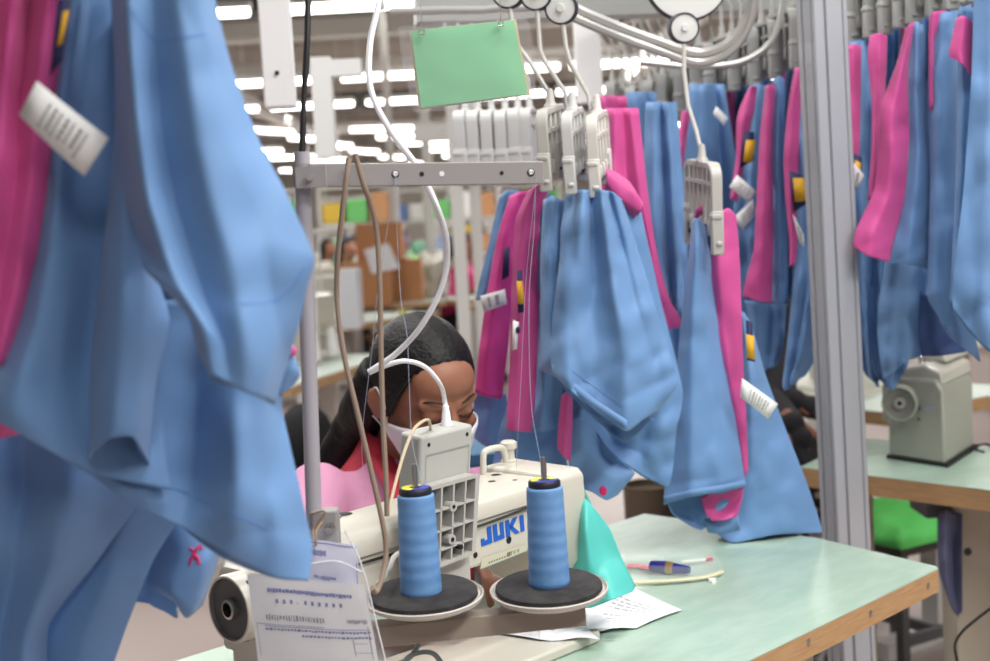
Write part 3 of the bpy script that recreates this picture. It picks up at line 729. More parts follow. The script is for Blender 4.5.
bm = BM(); lathe(bm, [(.004, 0), (.004, .035), (.0055, .037), (.006, .041), (.004, .046), (0, .047)], W(-.94, .13, 0), Vector((0, 0, 1)), 14); single('peg', bm, WHITE, 'small white round headed peg standing at the front of the machine bed', 'peg')
bm = BM(); box(bm, (-1.0, .02, 0), (-.78, .205, .003), M4=TM); single('rubber_mat', bm, mat('bed_cream', (214, 206, 196), .5), 'flat cream board on the table in front of the machine bed', 'board')
# turquoise cloth hanging from the needle end
TQ = mat('turquoise_cloth', (88, 196, 188), .55)
tq = thing('turquoise_cloth', tuple(P(600, 600, 1.95)), 'turquoise cloth draped from the needle end of the near sewing machine', 'cloth')
panel('cloth_sheet', tq, [[(582, 500, 0), (586, 500, 0), (590, 504, 0), (593, 507, 0)], [(576, 530, 0), (586, 532, 2), (598, 530, .5), (610, 530, 0)], [(568, 565, 0), (590, 568, 2.5), (606, 560, 1), (622, 560, 0)], [(560, 590, 0), (588, 598, 2), (610, 592, 4), (634, 585, 0)], [(566, 606, 2), (590, 608, 3), (612, 600, 5), (632, 592, 1)]], 1.93, TQ, wr=.002)
obj('cloth_strap', (lambda b: (tube(b, [W(*L(*p)) for p in ((536, 478, .37), (545, 470, .36), (556, 468, .37), (566, 474, .38), (578, 482, .38), (588, 500, .37), (592, 510, .36))], .003, 6, n=5, flat=.4), b)[1])(BM()), mat('mint_strap', (120, 200, 184), .6), tq)
# pencil pouch with pen
z = .75
pz = thing('pencil_case', tuple(T(665, 570, z)), 'clear plastic pencil case with a cream zip lying on the green table', 'pencil case')
bm = BM(); pts = [T(x, y, z+.006) for x, y in ((620, 583), (650, 582), (680, 580), (706, 577), (722, 572))]; tube(bm, pts, .0048, 8, n=4, flat=.7); obj('zip', bm, mat('cream_zip', (216, 210, 176), .6), pz)
bm = BM(); q = T(712, 579, z+.004); box(bm, (q.x-.006, q.y-.004, z), (q.x+.006, q.y+.004, z+.005)); box(bm, (q.x-.003, q.y-.016, z), (q.x+.003, q.y-.002, z+.003)); obj('zip_pull', bm, WHITE, pz)
bm = BM(); rows = []
for (a_, b_) in (((612, 582), (724, 574)), ((612, 570), (722, 566)), ((614, 556), (716, 556)), ((620, 549), (712, 551))):
    k = len(rows); h_ = (.005, .016, .014, .003)[k]; rows.append([bm.verts.new(T(a_[0]+(b_[0]-a_[0])*i/8, a_[1]+(b_[1]-a_[1])*i/8, z+h_*(.5+.5*math.sin(PI*i/8))+.001)) for i in range(9)])
for a_, b_ in zip(rows, rows[1:]):
    for i in range(8): bm.faces.new((a_[i], a_[i+1], b_[i+1], b_[i]))
obj('pouch', bm, mat('clear_vinyl', (235, 240, 240), .15, alpha=.12), pz)
bm = BM(); a_, b_ = T(650, 566, z+.012), T(690, 570, z+.010)
lathe(bm, [(.007, 0), (.0095, .002), (.0108, .02), (.011, .030), (.011, .034), (.0095, .042), (.007, .062), (.006, .07), (0, .07)], a_, b_-a_, 16, mis=[0, 0, 0, 1, 1, 0, 0, 0]); single('marker_pen', bm, [mat('pen_blue', (38, 34, 120), .25), mat('pen_gold', (190, 150, 80), .3, .8)], 'dark blue pen with a gold ring inside the clear pencil case', 'pen')
bm = BM(); tube(bm, [T(628, 566, z+.004), T(640, 566, z+.005), T(652, 569, z+.005)], .0075, 8, flat=.5); single('pink_eraser', bm, mat('eraser_pink', (226, 120, 130), .7, var=(90, .6, (240, 190, 190))), 'pink crumpled thing at the left end of the pencil case', 'eraser')
bm = BM(); tube(bm, [T(682, 562, z+.006), T(706, 560, z+.007)], .0028, 8); tube(bm, [T(706, 560, z+.007), T(712, 559, z+.007)], .0031, 8, mi=1); single('pencil', bm, [WHITE, mat('tip_red', (210, 60, 80), .5)], 'thin white pencil with a red end in the clear pencil case', 'pencil')
# ------------------------------------------------------------------ hangers
def build_hanger(name, label, group, near, far, hgt, m_, rod, wheel=True, n_in=4, rodm=None, aw=.020):
    """near/far: world points at the tops of the two end arms; hgt arm length; rod: points from the socket up to the wheel"""
    near, far = Vector(near), Vector(far); mid = (near+far)/2
    X = (far-near); ln = X.length; X.normalize(); Z = Vector((0, 0, 1)); Z = (Z-X*Z.dot(X)).normalized(); Y = Z.cross(X)
    Mx = Matrix(((X.x, Y.x, Z.x, near.x), (X.y, Y.y, Z.y, near.y), (X.z, Y.z, Z.z, near.z), (0, 0, 0, 1)))
    t_ = thing(name, None, label, 'hanger', group, mat4=Mx.copy())
    th = .010
    # arched spine with the two end arms
    pth = []
    r = .022
    for k in range(6): a = PI/2*k/5; pth.append((r-r*math.cos(a), -r+r*math.sin(a)))
    for k in range(6): a = PI/2*k/5; pth.append((ln-r+r*math.sin(a), -r+r*math.cos(a)))
    pth = [(0, -hgt*.55)]+pth+[(ln, -hgt*.55)]
    bm = BM(); rg = []
    for i, (x, z) in enumerate(pth):
        x0, z0 = pth[max(i-1, 0)]; x1, z1 = pth[min(i+1, len(pth)-1)]; tv = Vector((x1-x0, 0, z1-z0)).normalized(); nv = Vector((-tv.z, 0, tv.x))
        p = Vector((x, 0, z)); rg.append([bm.verts.new(p+nv*a*th*.5+Vector((0, b*aw*.5, 0))) for a, b in ((1, 1), (1, -1), (-1, -1), (-1, 1))])
    for a, b in zip(rg, rg[1:]):
        for k in range(4): bm.faces.new((a[k], a[(k+1) % 4], b[(k+1) % 4], b[k]))
    bm.faces.new(rg[0]); bm.faces.new(rg[-1]); bmesh.ops.recalc_face_normals(bm, faces=bm.faces[:])
    o = obj('spine', bm, m_, t_, local=True, angle=50); bevel(o, .0015, 2)
    for x in (0, ln):
        bm = BM(); box(bm, (x-.007, -aw*.56, -hgt), (x+.007, aw*.56, -hgt*.5)); box(bm, (x-.009, -aw*.4, -hgt*.60), (x+.009, aw*.62, -hgt*.53)); box(bm, (x-.010, -aw*.4, -hgt*.90), (x+.010, aw*.2, -hgt*.84))
        o = obj('clip_arm', bm, m_, t_, local=True); bevel(o, .003, 2)
        bm = BM(); s_ = 1 if x == 0 else -1; box(bm, (x+s_*.007, -aw*.3, -hgt*.86), (x+s_*.016, aw*.3, -hgt*.72)); e = obj('clip_pad', bm, BLACK, t_, parent=o, local=True)
    for k in range(n_in):
        x = ln*(k+1)/(n_in+1); bm = BM(); box(bm, (x-.003, -aw*.45, -hgt*.8), (x+.003, aw*.45, -.004)); box(bm, (x-.005, -aw*.45, -hgt*.8), (x+.005, aw*.45, -hgt*.62))
        o = obj('clip_rib', bm, m_, t_, local=True); bevel(o, .0015, 1)
    bm = BM(); box(bm, (.01, -aw*.45, -.034), (ln-.01, aw*.45, -.028)); obj('cross_bar', bm, m_, t_, local=True)
    bm = BM(); lathe(bm, [(.011, -.002), (.012, .006), (.0075, .012), (.006, .030), (.004, .034), (0, .034)], (ln*.5, 0, 0), (0, 0, 1), 14); obj('socket', bm, m_, t_, local=True)
    if rod:
        pts = [mid+Vector((0, 0, .03))]+[Vector(p) for p in rod]; bm = BM(); tube(bm, pts, .0038, 8); o = obj('hanger_rod', bm, rodm or RODW, t_)
        if wheel:
            c_ = pts[-1]; bm = BM(); lathe(bm, [(.008, .02), (.026, .02), (.0275, .017), (.0275, -.004), (.026, -.008), (.0245, -.0082), (.0238, -.006), (.007, -.007), (.006, -.011), (0, -.011)], c_, X, 28, mis=[0, 0, 0, 0, 0, 0, 1, 1, 1, 1]); obj('trolley_wheel', bm, [mat('tyre_black', (38, 40, 50), .5), mat('wheel_white', (222, 222, 220), .4)], t_)
    return t_
HG = 'hangers on the overhead rail'
# the nearest single hanger, and the three in front of the row
build_hanger('garment_hanger', 'light grey comb hanger holding a single blue and pink garment over the table edge', HG, P(716, 166, 2.35), P(689, 161, 2.54), .152, GREYPL,
             [P(700, 147, 2.45), P(696, 130, 2.46), P(688, 105, 2.47), P(684, 70, 2.48), P(684, 28, 2.48)], n_in=5, aw=.019)
trip = [(536, 545, 110, 'leftmost of the three pale hangers right of the grey bar end'), (560, 569, 113, 'middle of the three pale hangers right of the grey bar end'), (586, 593, 116, 'front right one of the three pale hangers, with a cream front arm')]
for i, (x0, x1, y, lab) in enumerate(trip):
    m_ = [GREYPL, mat('pale_hanger', (200, 200, 197), .4), mat('cream_hanger', (214, 211, 204), .4)][i]
    nx = x0+(6 if i == 2 else 8); d = 2.2
    tops = [[(552, 108), (548, 92), (530, 62), (514, 40), (508, -8)], [(567, 108), (565, 92), (545, 62), (540, 50), (536, -6)], [(590, 110), (588, 95), (570, 62), (566, 48), (561, 8)]][i]
    build_hanger('garment_hanger', lab, HG, P([541, 566, 591][i], y+3, d), P([560, 579, 603][i], y-4, d+.2), .125, m_, [P(*q, d+.1) for q in tops], n_in=3, aw=.018)
# the packed rows behind: (x, y of arm bottoms, distance, arm length)
rowR = [(711, 98, 3.28), (735, 91, 3.2), (755, 86, 3.14), (776, 79, 3.08), (797, 69, 3.0), (826, 57, 2.9), (853, 44, 2.82), (871, 38, 2.77), (886, 34, 2.73), (901, 28, 2.69), (914, 24, 2.66), (934, 17, 2.6), (952, 10, 2.55), (974, 2, 2.5)]
rowM = [(612, 131, 3.6), (632, 137, 3.55), (650, 131, 3.5), (663, 126, 3.45), (680, 118, 3.4), (696, 108, 3.34)]
rowL = [(462, 186, 3.0), (475, 186, 3.0), (489, 186, 3.0), (503, 186, 3.0), (516, 184, 3.0), (528, 184, 3.0)]
def dense(rw):
    out = [rw[0]]
    for a, b in zip(rw, rw[1:]):
        k = 2
        for j in range(1, k+1): out.append(tuple(a[i]+(b[i]-a[i])*j/k+((.10 if j < k else 0) if i == 2 else 0)-((2.5 if j < k else 0) if i == 1 else 0) for i in range(3)))
    return out
rowR, rowM = dense(rowR), dense(rowM)
RT_ = []; ORD = 'first second third fourth fifth sixth seventh eighth ninth tenth eleventh twelfth thirteenth fourteenth fifteenth sixteenth seventeenth eighteenth nineteenth twentieth twenty-first twenty-second twenty-third twenty-fourth twenty-fifth twenty-sixth twenty-seventh twenty-eighth'.split()
for grp, (rw, hh, dx, dy) in enumerate(((rowR, .128, -.02, .17), (rowM, .125, .03, .15), (rowL, .16, .03, .16))):
    for i, (x, y, d) in enumerate(rw):
        nb_ = P(x, y, d); near = nb_+Vector((0, 0, hh)); far = near+Vector((dx, dy, .004))
        top = (near+far)/2+Vector((0, 0, .20))
        where = '%s hanger, %s from the left %s' % (('dull grey', 'grey', 'pale grey')[grp], ORD[i], ('in the packed row right of the curved rail', 'in the middle row behind the pale front hangers', 'in the blurred empty row under the green sign')[grp])
        build_hanger('garment_hanger', where, ['hangers packed to the right', 'hangers in the middle row', 'hangers under the green sign'][grp], near, far, hh, GREYDK if grp < 2 else mat('far_hanger', (206, 206, 204), .45),
                     [(near+far)/2+Vector((.0, 0, .07)), top+Vector((-.035, 0, -.06)), top+Vector((-.035, 0, 0))], n_in=3, rodm=RODW, aw=.026, wheel=(grp == 1))
        RT_.append((grp, top+Vector((-.035, 0, .028))))
# rails
RAILM = mat('rail_alloy', (196, 196, 192), .35, .5)
cr = thing('conveyor_rail', tuple(P(690, 50, 2.55)), 'curved grey conveyor rail sloping down to the single hanger wheel', 'rail')
path = [(500, -26, 2.36), (540, -12, 2.4), (580, 8, 2.44), (620, 25, 2.5), (655, 38, 2.54), (690, 50, 2.56), (712, 50, 2.56), (735, 38, 2.55), (752, 12, 2.53), (760, -30, 2.5)]
for off, r, nm in ((0, .0105, 'rail_tube'), (-.0165, .0085, 'rail_tube')):
    bm = BM(); tube(bm, [P(*p)+Vector((0, .03, off)) for p in path], r, 8, n=6); obj(nm, bm, RAILM, cr)
bm = BM(); tube(bm, [P(x, y, 2.9) for x, y in ((640, 62), (690, 66), (740, 62), (772, 40), (784, 0), (786, -30))], .0065, 8, n=5); obj('rail_tube', bm, RAILM, cr)
bm = BM(); lathe(bm, [(.01, .02), (.078, .02), (.08, .016), (.08, -.004), (.0772, -.01), (.0768, -.006), (.0, -.008)], P(687, -22, 2.62), Vector((0, 1, .0)), 48, mis=[0, 0, 0, 0, 0, 1, 1]); single('drive_pulley', bm, [mat('tyre_black', (38, 40, 50), .5), mat('wheel_white', (222, 222, 220), .4)], 'big white drive disc with a black rim above the single hanger wheel', 'pulley')
for grp, lab in ((0, 'grey rail carrying the packed row of hangers on the right'), (1, 'grey rail carrying the middle row of hangers'), (2, 'grey rail above the blurred hangers under the green sign')):
    pts = [p for g_, p in RT_ if g_ == grp]; bm = BM(); a_, b_ = pts[0], pts[-1]; e = (b_-a_).normalized()*.12
    tube(bm, [a_-e]+pts+[b_+e], .009, 8); single('hanger_rail', bm, RAILM, lab, 'rail')
bm = BM()
box(bm, (-.55, -.04, -.03), (.75, .04, .03), M4=Matrix.Translation(P(640, 4, 3.4)) @ Matrix.Rotation(.12, 4, 'Z')); o = single('conveyor_beam', bm, GREYDK, 'grey conveyor beam crossing above the middle row of hangers', 'beam')
bm = BM(); box(bm, (-.035, -.035, -.12), (.035, .035, 2.7), M4=Matrix.Translation(P(588, 60, 3.9))); single('white_duct', bm, mat('white_duct_paint', (250, 250, 250), .5), 'bright white duct end hanging behind the rods of the front hangers', 'duct')
# white drop channel at the upper left
bm = BM(); c_ = P(281, 108, 2.9); box(bm, (-.032, -.02, 0), (.032, .02, 3.0), M4=Matrix.Translation(c_)); dc = single('drop_channel', bm, mat('white_duct_paint', (250, 250, 250), .5), 'white steel channel hanging down beside the black cable, with a small hole', 'channel'); bevel(dc, .004)
bm = BM(); lathe(bm, [(0, 0), (.005, 0), (.005, .001), (0, .001)], P(277, 73, 2.876), Vector((0, -1, 0)), 12); h_ = obj('hole', bm, BLACK); h_.parent = dc
bm = BM(); q = P(322, 78, 4.2); box(bm, (-.03, -.03, -.24), (.03, .03, .06), M4=Matrix.Translation(q)); box(bm, (.03, -.03, .0), (.12, .03, .05), M4=Matrix.Translation(q)); bmesh.ops.recalc_face_normals(bm, faces=bm.faces[:]); single('white_duct', bm, mat('duct_grey', (214, 214, 212), .5), 'blurred pale duct with a short arm behind the black cable', 'duct')

# aluminium post on the right
ALUP = mat('post_alloy', (178, 180, 186), .42, .3)
ps = thing('aluminium_post', tuple(P(848, 545, 2.62).xy)+(0,), 'grooved aluminium post standing between the front table and the right garments', 'post')
bm = BM(); s_ = .0345; g_ = .008; dp = .007
def side(rot):
    base = [(-s_, -s_+.002), (-s_+.002, -s_), (-s_*.50, -s_), (-s_*.46, -s_+dp), (-s_*.30, -s_+dp), (-s_*.26, -s_), (s_*.58, -s_), (s_*.62, -s_+.004), (s_*.72, -s_+.004), (s_*.76, -s_)]
    c_, n_ = math.cos(rot), math.sin(rot); return [(x*c_-y*n_, x*n_+y*c_) for x, y in base]
poly = [p for k in range(4) for p in side(k*PI/2)]
A_ = P(847, 560, 2.62); B_ = P(821, 0, 2.62); dirv = (B_-A_)/(B_.z-A_.z)
def at(z): return A_+dirv*(z-A_.z)
lo, hi = at(0), at(2.6); rz = Matrix.Rotation(math.radians(14), 3, 'Z')
A = [bm.verts.new(lo+rz @ Vector((a, b, 0))) for a, b in poly]; B = [bm.verts.new(hi+rz @ Vector((a, b, 0))) for a, b in poly]
for i in range(len(poly)): bm.faces.new((A[i], A[(i+1) % len(poly)], B[(i+1) % len(poly)], B[i]))
bm.faces.new(A[::-1]); bm.faces.new(B); bmesh.ops.recalc_face_normals(bm, faces=bm.faces[:])
obj('post_profile', bm, ALUP, ps, smooth=False)
bm = BM(); box(bm, (lo.x-.06, lo.y-.06, 0), (lo.x+.06, lo.y+.06, .012)); obj('foot_plate', bm, ALU, ps, smooth=False)

# ------------------------------------------------------------------ garments
def garment(name, x, y, d, label, group=None): return thing(name, tuple(P(x, y, d)), label, 'garment', group)
# ---- the large blurred garment at the left
D = 1.08
g = garment('hanging_garment', 100, 0, D, 'large blue and pink garment hanging close up along the left edge')
panel('front_flap', g, [
    [(105, -110, -2), (112, -110, 0), (130, -110, 1), (150, -110, .5), (170, -110, 1), (190, -110, .5), (205, -110, -1)],
    [(112, 0, -2.5), (119, 0, -1.2), (128, 0, 1.5), (152, 0, .8), (178, 0, 1.8), (198, 0, 1), (214, 0, -1)],
    [(116, 70, -2.5), (122, 70, -1), (133, 70, 1.8), (156, 70, .4), (188, 70, 1.6), (212, 70, 1), (232, 72, -1)],
    [(118, 140, -3), (126, 140, -.5), (140, 140, 2), (162, 140, .5), (198, 140, 1.8), (228, 140, 1), (258, 142, -1)],
    [(126, 200, -2), (136, 200, 0), (150, 204, 2.2), (176, 206, .6), (212, 202, 2), (248, 196, .8), (285, 194, -1)],
    [(138, 235, -.5), (150, 245, 1), (166, 255, 2.4), (192, 260, 1.2), (230, 258, 2.2), (272, 246, .6), (312, 256, -1)],
    [(145, 268, 1.5), (164, 284, 2.5), (184, 294, 3), (208, 310, 1.6), (240, 312, 2.3), (272, 300, .9), (306, 284, -1)],
    [(188, 306, -1), (191, 318, 1), (204, 330, 2.8), (224, 346, 2), (246, 350, 2), (272, 344, .9), (296, 330, -1)],
    [(194, 330, -1), (199, 352, 1), (212, 374, 2.5), (230, 384, 2), (246, 392, 1.8), (260, 398, 1), (273, 405, -1)]],
    D-.07, closed=.05, wr=.0026, tree='flap', seed=1)
panel('sleeve_tube', g, [
    [(117, 20, -3), (119, 20, -.5), (124, 20, .6), (130, 20, 0), (140, 20, -2)],
    [(114, 130, -3), (118, 130, -.5), (126, 130, .6), (134, 130, 0), (146, 130, -2)],
    [(108, 200, -2.5), (114, 200, 0), (124, 205, 1), (142, 212, .4), (160, 215, -2)],
    [(102, 250, -2.5), (108, 250, 0), (124, 255, 1), (142, 262, .4), (156, 275, -2)],
    [(96, 320, -2), (106, 320, .4), (122, 322, 1.3), (142, 326, .5), (168, 320, -2)],
    [(90, 380, -2), (100, 380, .6), (118, 380, 1.4), (138, 380, .5), (156, 378, -2)],
    [(88, 440, -2), (97, 434, .6), (114, 428, 1.6), (134, 428, .8), (150, 436, -2)],
    [(87, 467, -2), (94, 452, .5), (110, 438, 1.6), (132, 437, .9), (148, 465, -2)]], D-.02, closed=.04, wr=.002, seed=2)
panel('left_panel', g, [
    [(60, -110, 0), (80, -110, 1), (95, -110, 0), (112, -110, -.5), (135, -110, -2)],
    [(60, 0, -.5), (74, 0, 1.4), (90, 0, 0), (112, 0, -.6), (135, 0, -2)],
    [(45, 100, -.5), (62, 100, 1.6), (80, 100, -.2), (104, 100, -.8), (140, 110, -2)],
    [(38, 200, -.5), (56, 200, 1.2), (74, 200, .4), (100, 200, -.4), (150, 210, -2)],
    [(18, 300, -.5), (42, 300, 1.4), (66, 300, .8), (92, 300, -.6), (160, 320, -2)],
    [(-8, 362, -.5), (22, 372, 1.6), (56, 374, .6), (88, 370, -.8), (160, 390, -2)],
    [(-40, 395, 0), (10, 412, 1.5), (52, 430, 1), (100, 440, -.2), (165, 452, -1.5)],
    [(-60, 405, 0), (4, 424, 1.2), (56, 454, 1), (104, 476, 0), (170, 490, -1)]], D, wr=.0022, seed=3, tree='lp')
panel('pink_panel', g, [
    [(-90, -110, 0), (-50, -110, 2), (-20, -110, -1), (10, -110, 1.4), (30, -110, -.5), (50, -110, 1), (76, -110, 0)],
    [(-90, 0, 0), (-40, 0, 2), (-8, 0, -1), (12, 0, 1.4), (30, 0, -.5), (48, 0, 1.2), (69, 0, .3)],
    [(-90, 90, 0), (-50, 90, 2), (-20, 90, -.4), (4, 90, 1.2), (22, 90, 0), (38, 90, 1.2), (56, 94, 0)],
    [(-90, 190, 0), (-50, 190, 2), (-24, 190, .4), (-4, 190, 1.6), (14, 190, .6), (30, 190, .9), (46, 190, 0)],
    [(-90, 290, 0), (-60, 290, 2), (-34, 290, .4), (-16, 290, 1), (0, 290, .6), (16, 290, .9), (30, 285, 0)],
    [(-90, 360, 0), (-64, 360, 2), (-44, 360, .4), (-28, 360, 1), (-14, 362, .6), (-4, 364, .9), (6, 366, 0)]], D-.014, PINK, wr=.0022, seed=4)
panel('pink_lining', g, [[(-60, 400, 0), (-10, 410, .4), (26, 428, 0)], [(-60, 440, -1), (-10, 440, 0), (22, 432, -.5)]], D+.008, PINK, wr=.001)
panel('cavity_shade', g, [[(118, 150, 0), (150, 150, 0), (200, 150, 0)], [(120, 260, 0), (170, 260, -1), (215, 260, 0)], [(130, 340, 0), (170, 340, -1), (215, 350, 0)]], D+.03, mat('shaded_blue_cloth', (52, 76, 128), .65), wr=.002, seed=9)  # darker blue sheet, the shade of the sleeve cavity put into its colour
panel('lower_hem', g, [
    [(70, 300, -1), (110, 300, 0), (150, 300, .6), (200, 300, 0), (240, 300, 0), (276, 330, 0), (292, 345, -1)],
    [(66, 360, -.5), (108, 362, 0), (152, 366, .8), (196, 372, -.6), (236, 388, .8), (262, 398, .8), (280, 400, -1)],
    [(60, 410, .4), (104, 420, .4), (150, 432, .8), (196, 430, -.8), (234, 434, 1.5), (262, 432, .9), (288, 442, -1)],
    [(46, 438, 1.2), (98, 458, .8), (146, 476, .9), (192, 476, -.4), (236, 486, 1.9), (270, 486, .8), (301, 500, -1)],
    [(30, 438, 1.6), (92, 466, 1.2), (140, 494, 1.2), (188, 510, .4), (236, 526, 2.0), (276, 536, 1.2), (311, 548, -1)],
    [(16, 430, 1.4), (84, 470, 1), (134, 504, 1), (184, 528, .9), (232, 556, 1.4), (276, 578, 1.0), (307, 581, 0)]], D+.035, wr=.0026, seed=5, tree='hem', closed=.03)
panel('back_leg', g, [
    [(-60, 380, -1), (-10, 390, 1), (30, 400, 0), (80, 430, 1), (150, 470, -1)],
    [(-60, 480, -1), (-14, 480, 1.2), (24, 480, -.4), (70, 484, 1.2), (146, 490, -1)],
    [(-60, 560, -1), (-20, 560, 1.2), (14, 560, 0), (54, 560, 1.4), (96, 560, -1)],
    [(-60, 640, -1), (-30, 640, 1), (0, 640, -.4), (26, 636, .9), (48, 624, -1)],
    [(-60, 720, -1), (-24, 720, 1), (0, 720, 0), (24, 710, 1.2), (47, 700, -1)]], D+.09, wr=.0026, seed=6, closed=.03)
panel('back_leg', g, [
    [(100, 440, 0), (140, 460, 1), (190, 500, 0)],
    [(70, 560, 0), (110, 570, 1), (152, 560, 0)],
    [(36, 640, 0), (84, 640, .8), (124, 630, 0)],
    [(30, 720, 0), (66, 720, .8), (100, 700, 0)]], D+.13, wr=.002, seed=7, closed=.03)
panel('back_cuff', g, [
    [(130, 480, -1), (180, 500, 0), (216, 530, 0), (236, 540, -1)],
    [(140, 540, -1), (180, 556, .8), (206, 562, .8), (222, 548, -1)],
    [(142, 575, -1), (172, 592, 1), (194, 604, .8), (214, 570, -1)],
    [(140, 580, -1), (174, 600, .6), (186, 617, .5), (202, 604, -1)]], D+.17, wr=.0016, seed=8, tree='cuff')
panel('cuff_lining', g, [[(132, 560, 0), (160, 580, 0), (176, 598, 0)], [(128, 590, 0), (150, 602, 0), (178, 616, 0)], [(132, 601, 0), (152, 604, 0), (176, 618, 0)]], D+.175, wr=.001)
panel('side_tab', g, [[(266, 330, 0), (282, 336, .8), (292, 352, 0)], [(268, 360, 0), (286, 366, .8), (299, 374, 0)], [(268, 400, 0), (280, 394, .6), (292, 386, 0)]], D+.06, wr=.001)
bm = BM(); ball(bm, P(291, 351, D+.05), .005); obj('pink_bead', bm, PINK, g)
# small pink rider shaped embroidery on the cuff
EMB = mat('embroidery', (206, 40, 100), .8)
bm = BM()
for x0, y0, x1, y1, r in ((190, 561, 196, 549, .0032), (196, 549, 201, 545, .0028), (191, 560, 189, 566, .0016), (196, 557, 201, 564, .0017), (194, 551, 190, 547, .0018), (199, 547, 203, 549, .0014), (197, 555, 197, 565, .0014), (193, 553, 199, 558, .0028)):
    tube(bm, [hit('cuff', x0, y0, .001, D+.16), hit('cuff', x1, y1, .001, D+.16)], r, 6, flat=.5)
obj('embroidered_emblem', bm, EMB, g)['label'] = 'small pink embroidered emblem'
for nm, pts in (('yoke_seam', [(124, -6), (132, 12), (146, 32), (157, 42)]), ('yoke_seam', [(157, 42), (175, 39), (200, 35), (219, 34)]), ('side_seam', [(304, 268), (290, 290), (270, 302), (240, 304)])):
    seam(g, None, 'flap', pts, name=nm, fb=D)
for nm, pts in (('hem_seam', [(36, 424), (94, 450), (142, 478), (190, 494)]), ('hem_seam', [(196, 498), (236, 516), (268, 530)])):
    seam(g, None, 'hem', pts, name=nm, fb=D)
care_label(g, [(37, 81), (109, 138), (84, 176), (19, 115)], D-.075)
patch(g, [([(58, 0), (72, -2), (62, 60), (50, 76)], 0), ([(63, 12), (69, 10), (62, 44), (57, 46)], 1)], D-.06)

# ---- garment A: the near one resting on the table edge, on the single hanger
g = garment('hanging_garment', 705, 220, 2.5, 'blue garment with a long pink stripe, hanging from the single hanger onto the table')
panel('front_leg', g, [
    [(692, 222, -1), (696, 218, .6), (702, 222, 0), (708, 234, -1.5)],
    [(690, 252, -1), (696, 246, 1), (703, 246, .3), (710, 256, -1.5)],
    [(684, 300, -1), (693, 300, 1.2), (704, 300, .3), (714, 300, -1.5)],
    [(679, 350, -1), (692, 350, 1.2), (708, 350, .3), (722, 350, -1.5)],
    [(673, 420, -1), (692, 420, 1.5), (714, 420, 1), (735, 420, -1.5)],
    [(666, 480, -1), (690, 478, 1.8), (720, 474, 1.4), (743, 472, -1)],
    [(664, 505, -1), (690, 497, 2.0), (720, 492, 1.6), (745, 486, -.6)]], 2.40, wr=.003, seed=11, tree='ga', closed=.04)
panel('hem_band', g, [[(664, 496, .5), (690, 490, 2.8), (720, 485, 2.4), (745, 480, .2)], [(664, 503, .5), (690, 497, 2.8), (720, 492, 2.4), (745, 487, .2)]], 2.405, wr=.0006)
panel('leg_lining', g, [[(665, 492, 0), (690, 484, -1), (714, 480, -1), (742, 474, 0)], [(672, 514, 1), (692, 516, -1), (708, 512, 0), (726, 506, 0)], [(694, 528, 1.2), (702, 530, 0), (708, 524, -1), (714, 514, 0)]], 2.415, wr=.002)
panel('pink_lining', g, [[(700, 498, .5), (720, 488, .5), (745, 480, .5)], [(706, 514, .8), (722, 506, -.6), (742, 500, .5)], [(712, 521, .5), (726, 520, .8), (737, 516, .5)]], 2.412, PINK, wr=.001)
panel('hem_tip', g, [[(704, 518, 0), (718, 520, 0), (738, 515, 0)], [(708, 532, 0), (722, 534, .6), (740, 530, 0)]], 2.42, wr=.001)
panel('pink_stripe', g, [
    [(708, 222, 0), (716, 214, .6), (728, 208, .6), (736, 216, 0)],
    [(710, 256, 0), (718, 254, .8), (730, 252, .6), (739, 256, 0)],
    [(714, 310, 0), (722, 310, .8), (733, 310, .5), (741, 310, 0)],
    [(722, 370, 0), (729, 370, .8), (737, 370, .5), (743, 370, 0)],
    [(733, 420, 0), (738, 420, .5), (742, 420, .5), (746, 420, 0)],
    [(743, 480, 0), (745, 478, .4), (746, 474, .4), (748, 470, 0)]], 2.43, PINK, wr=.002, seed=12)
panel('pink_collar', g, [[(694, 218, -.5), (697, 208, .8), (706, 204, .8), (716, 208, 0)], [(696, 222, -.5), (700, 216, .5), (706, 214, .5), (716, 222, 0)]], 2.44, PINK, wr=.001)
panel('opening_shade', g, [[(697, 226, 0), (706, 224, 0), (712, 232, 0)], [(704, 238, 0), (708, 244, 0), (712, 256, 0)]], 2.415, NAVY, wr=.001)  # navy sheet painted in for the shade inside the neck
panel('back_leg', g, [
    [(738, 310, 0), (742, 312, .5), (746, 316, .3), (750, 322, 0)],
    [(740, 380, -.5), (750, 378, 1), (758, 374, .5), (766, 378, -1)],
    [(736, 440, -.5), (752, 440, 1.2), (770, 438, .5), (787, 434, -1)],
    [(724, 490, -.5), (750, 490, 1.5), (778, 486, .8), (806, 482, -1)],
    [(708, 522, -.5), (742, 532, 1.5), (784, 530, 1), (821, 528, -1)],
    [(714, 530, 0), (732, 543, 1.6), (776, 534, 1.2), (820, 533, -1)]], 2.47, wr=.003, seed=13, closed=.04, tree='gb')
patch(g, [([(746, 320), (752, 322), (755, 362), (747, 360)], 0), ([(746, 334), (754, 336), (755, 360), (747, 358)], 1)], 2.38)
care_label(g, [(742, 378), (778, 404), (768, 419), (740, 397)], 2.375)
for pts in ([(693, 250), (700, 248), (709, 252)],): seam(g, None, 'ga', pts, name='waist_seam', fb=2.4)

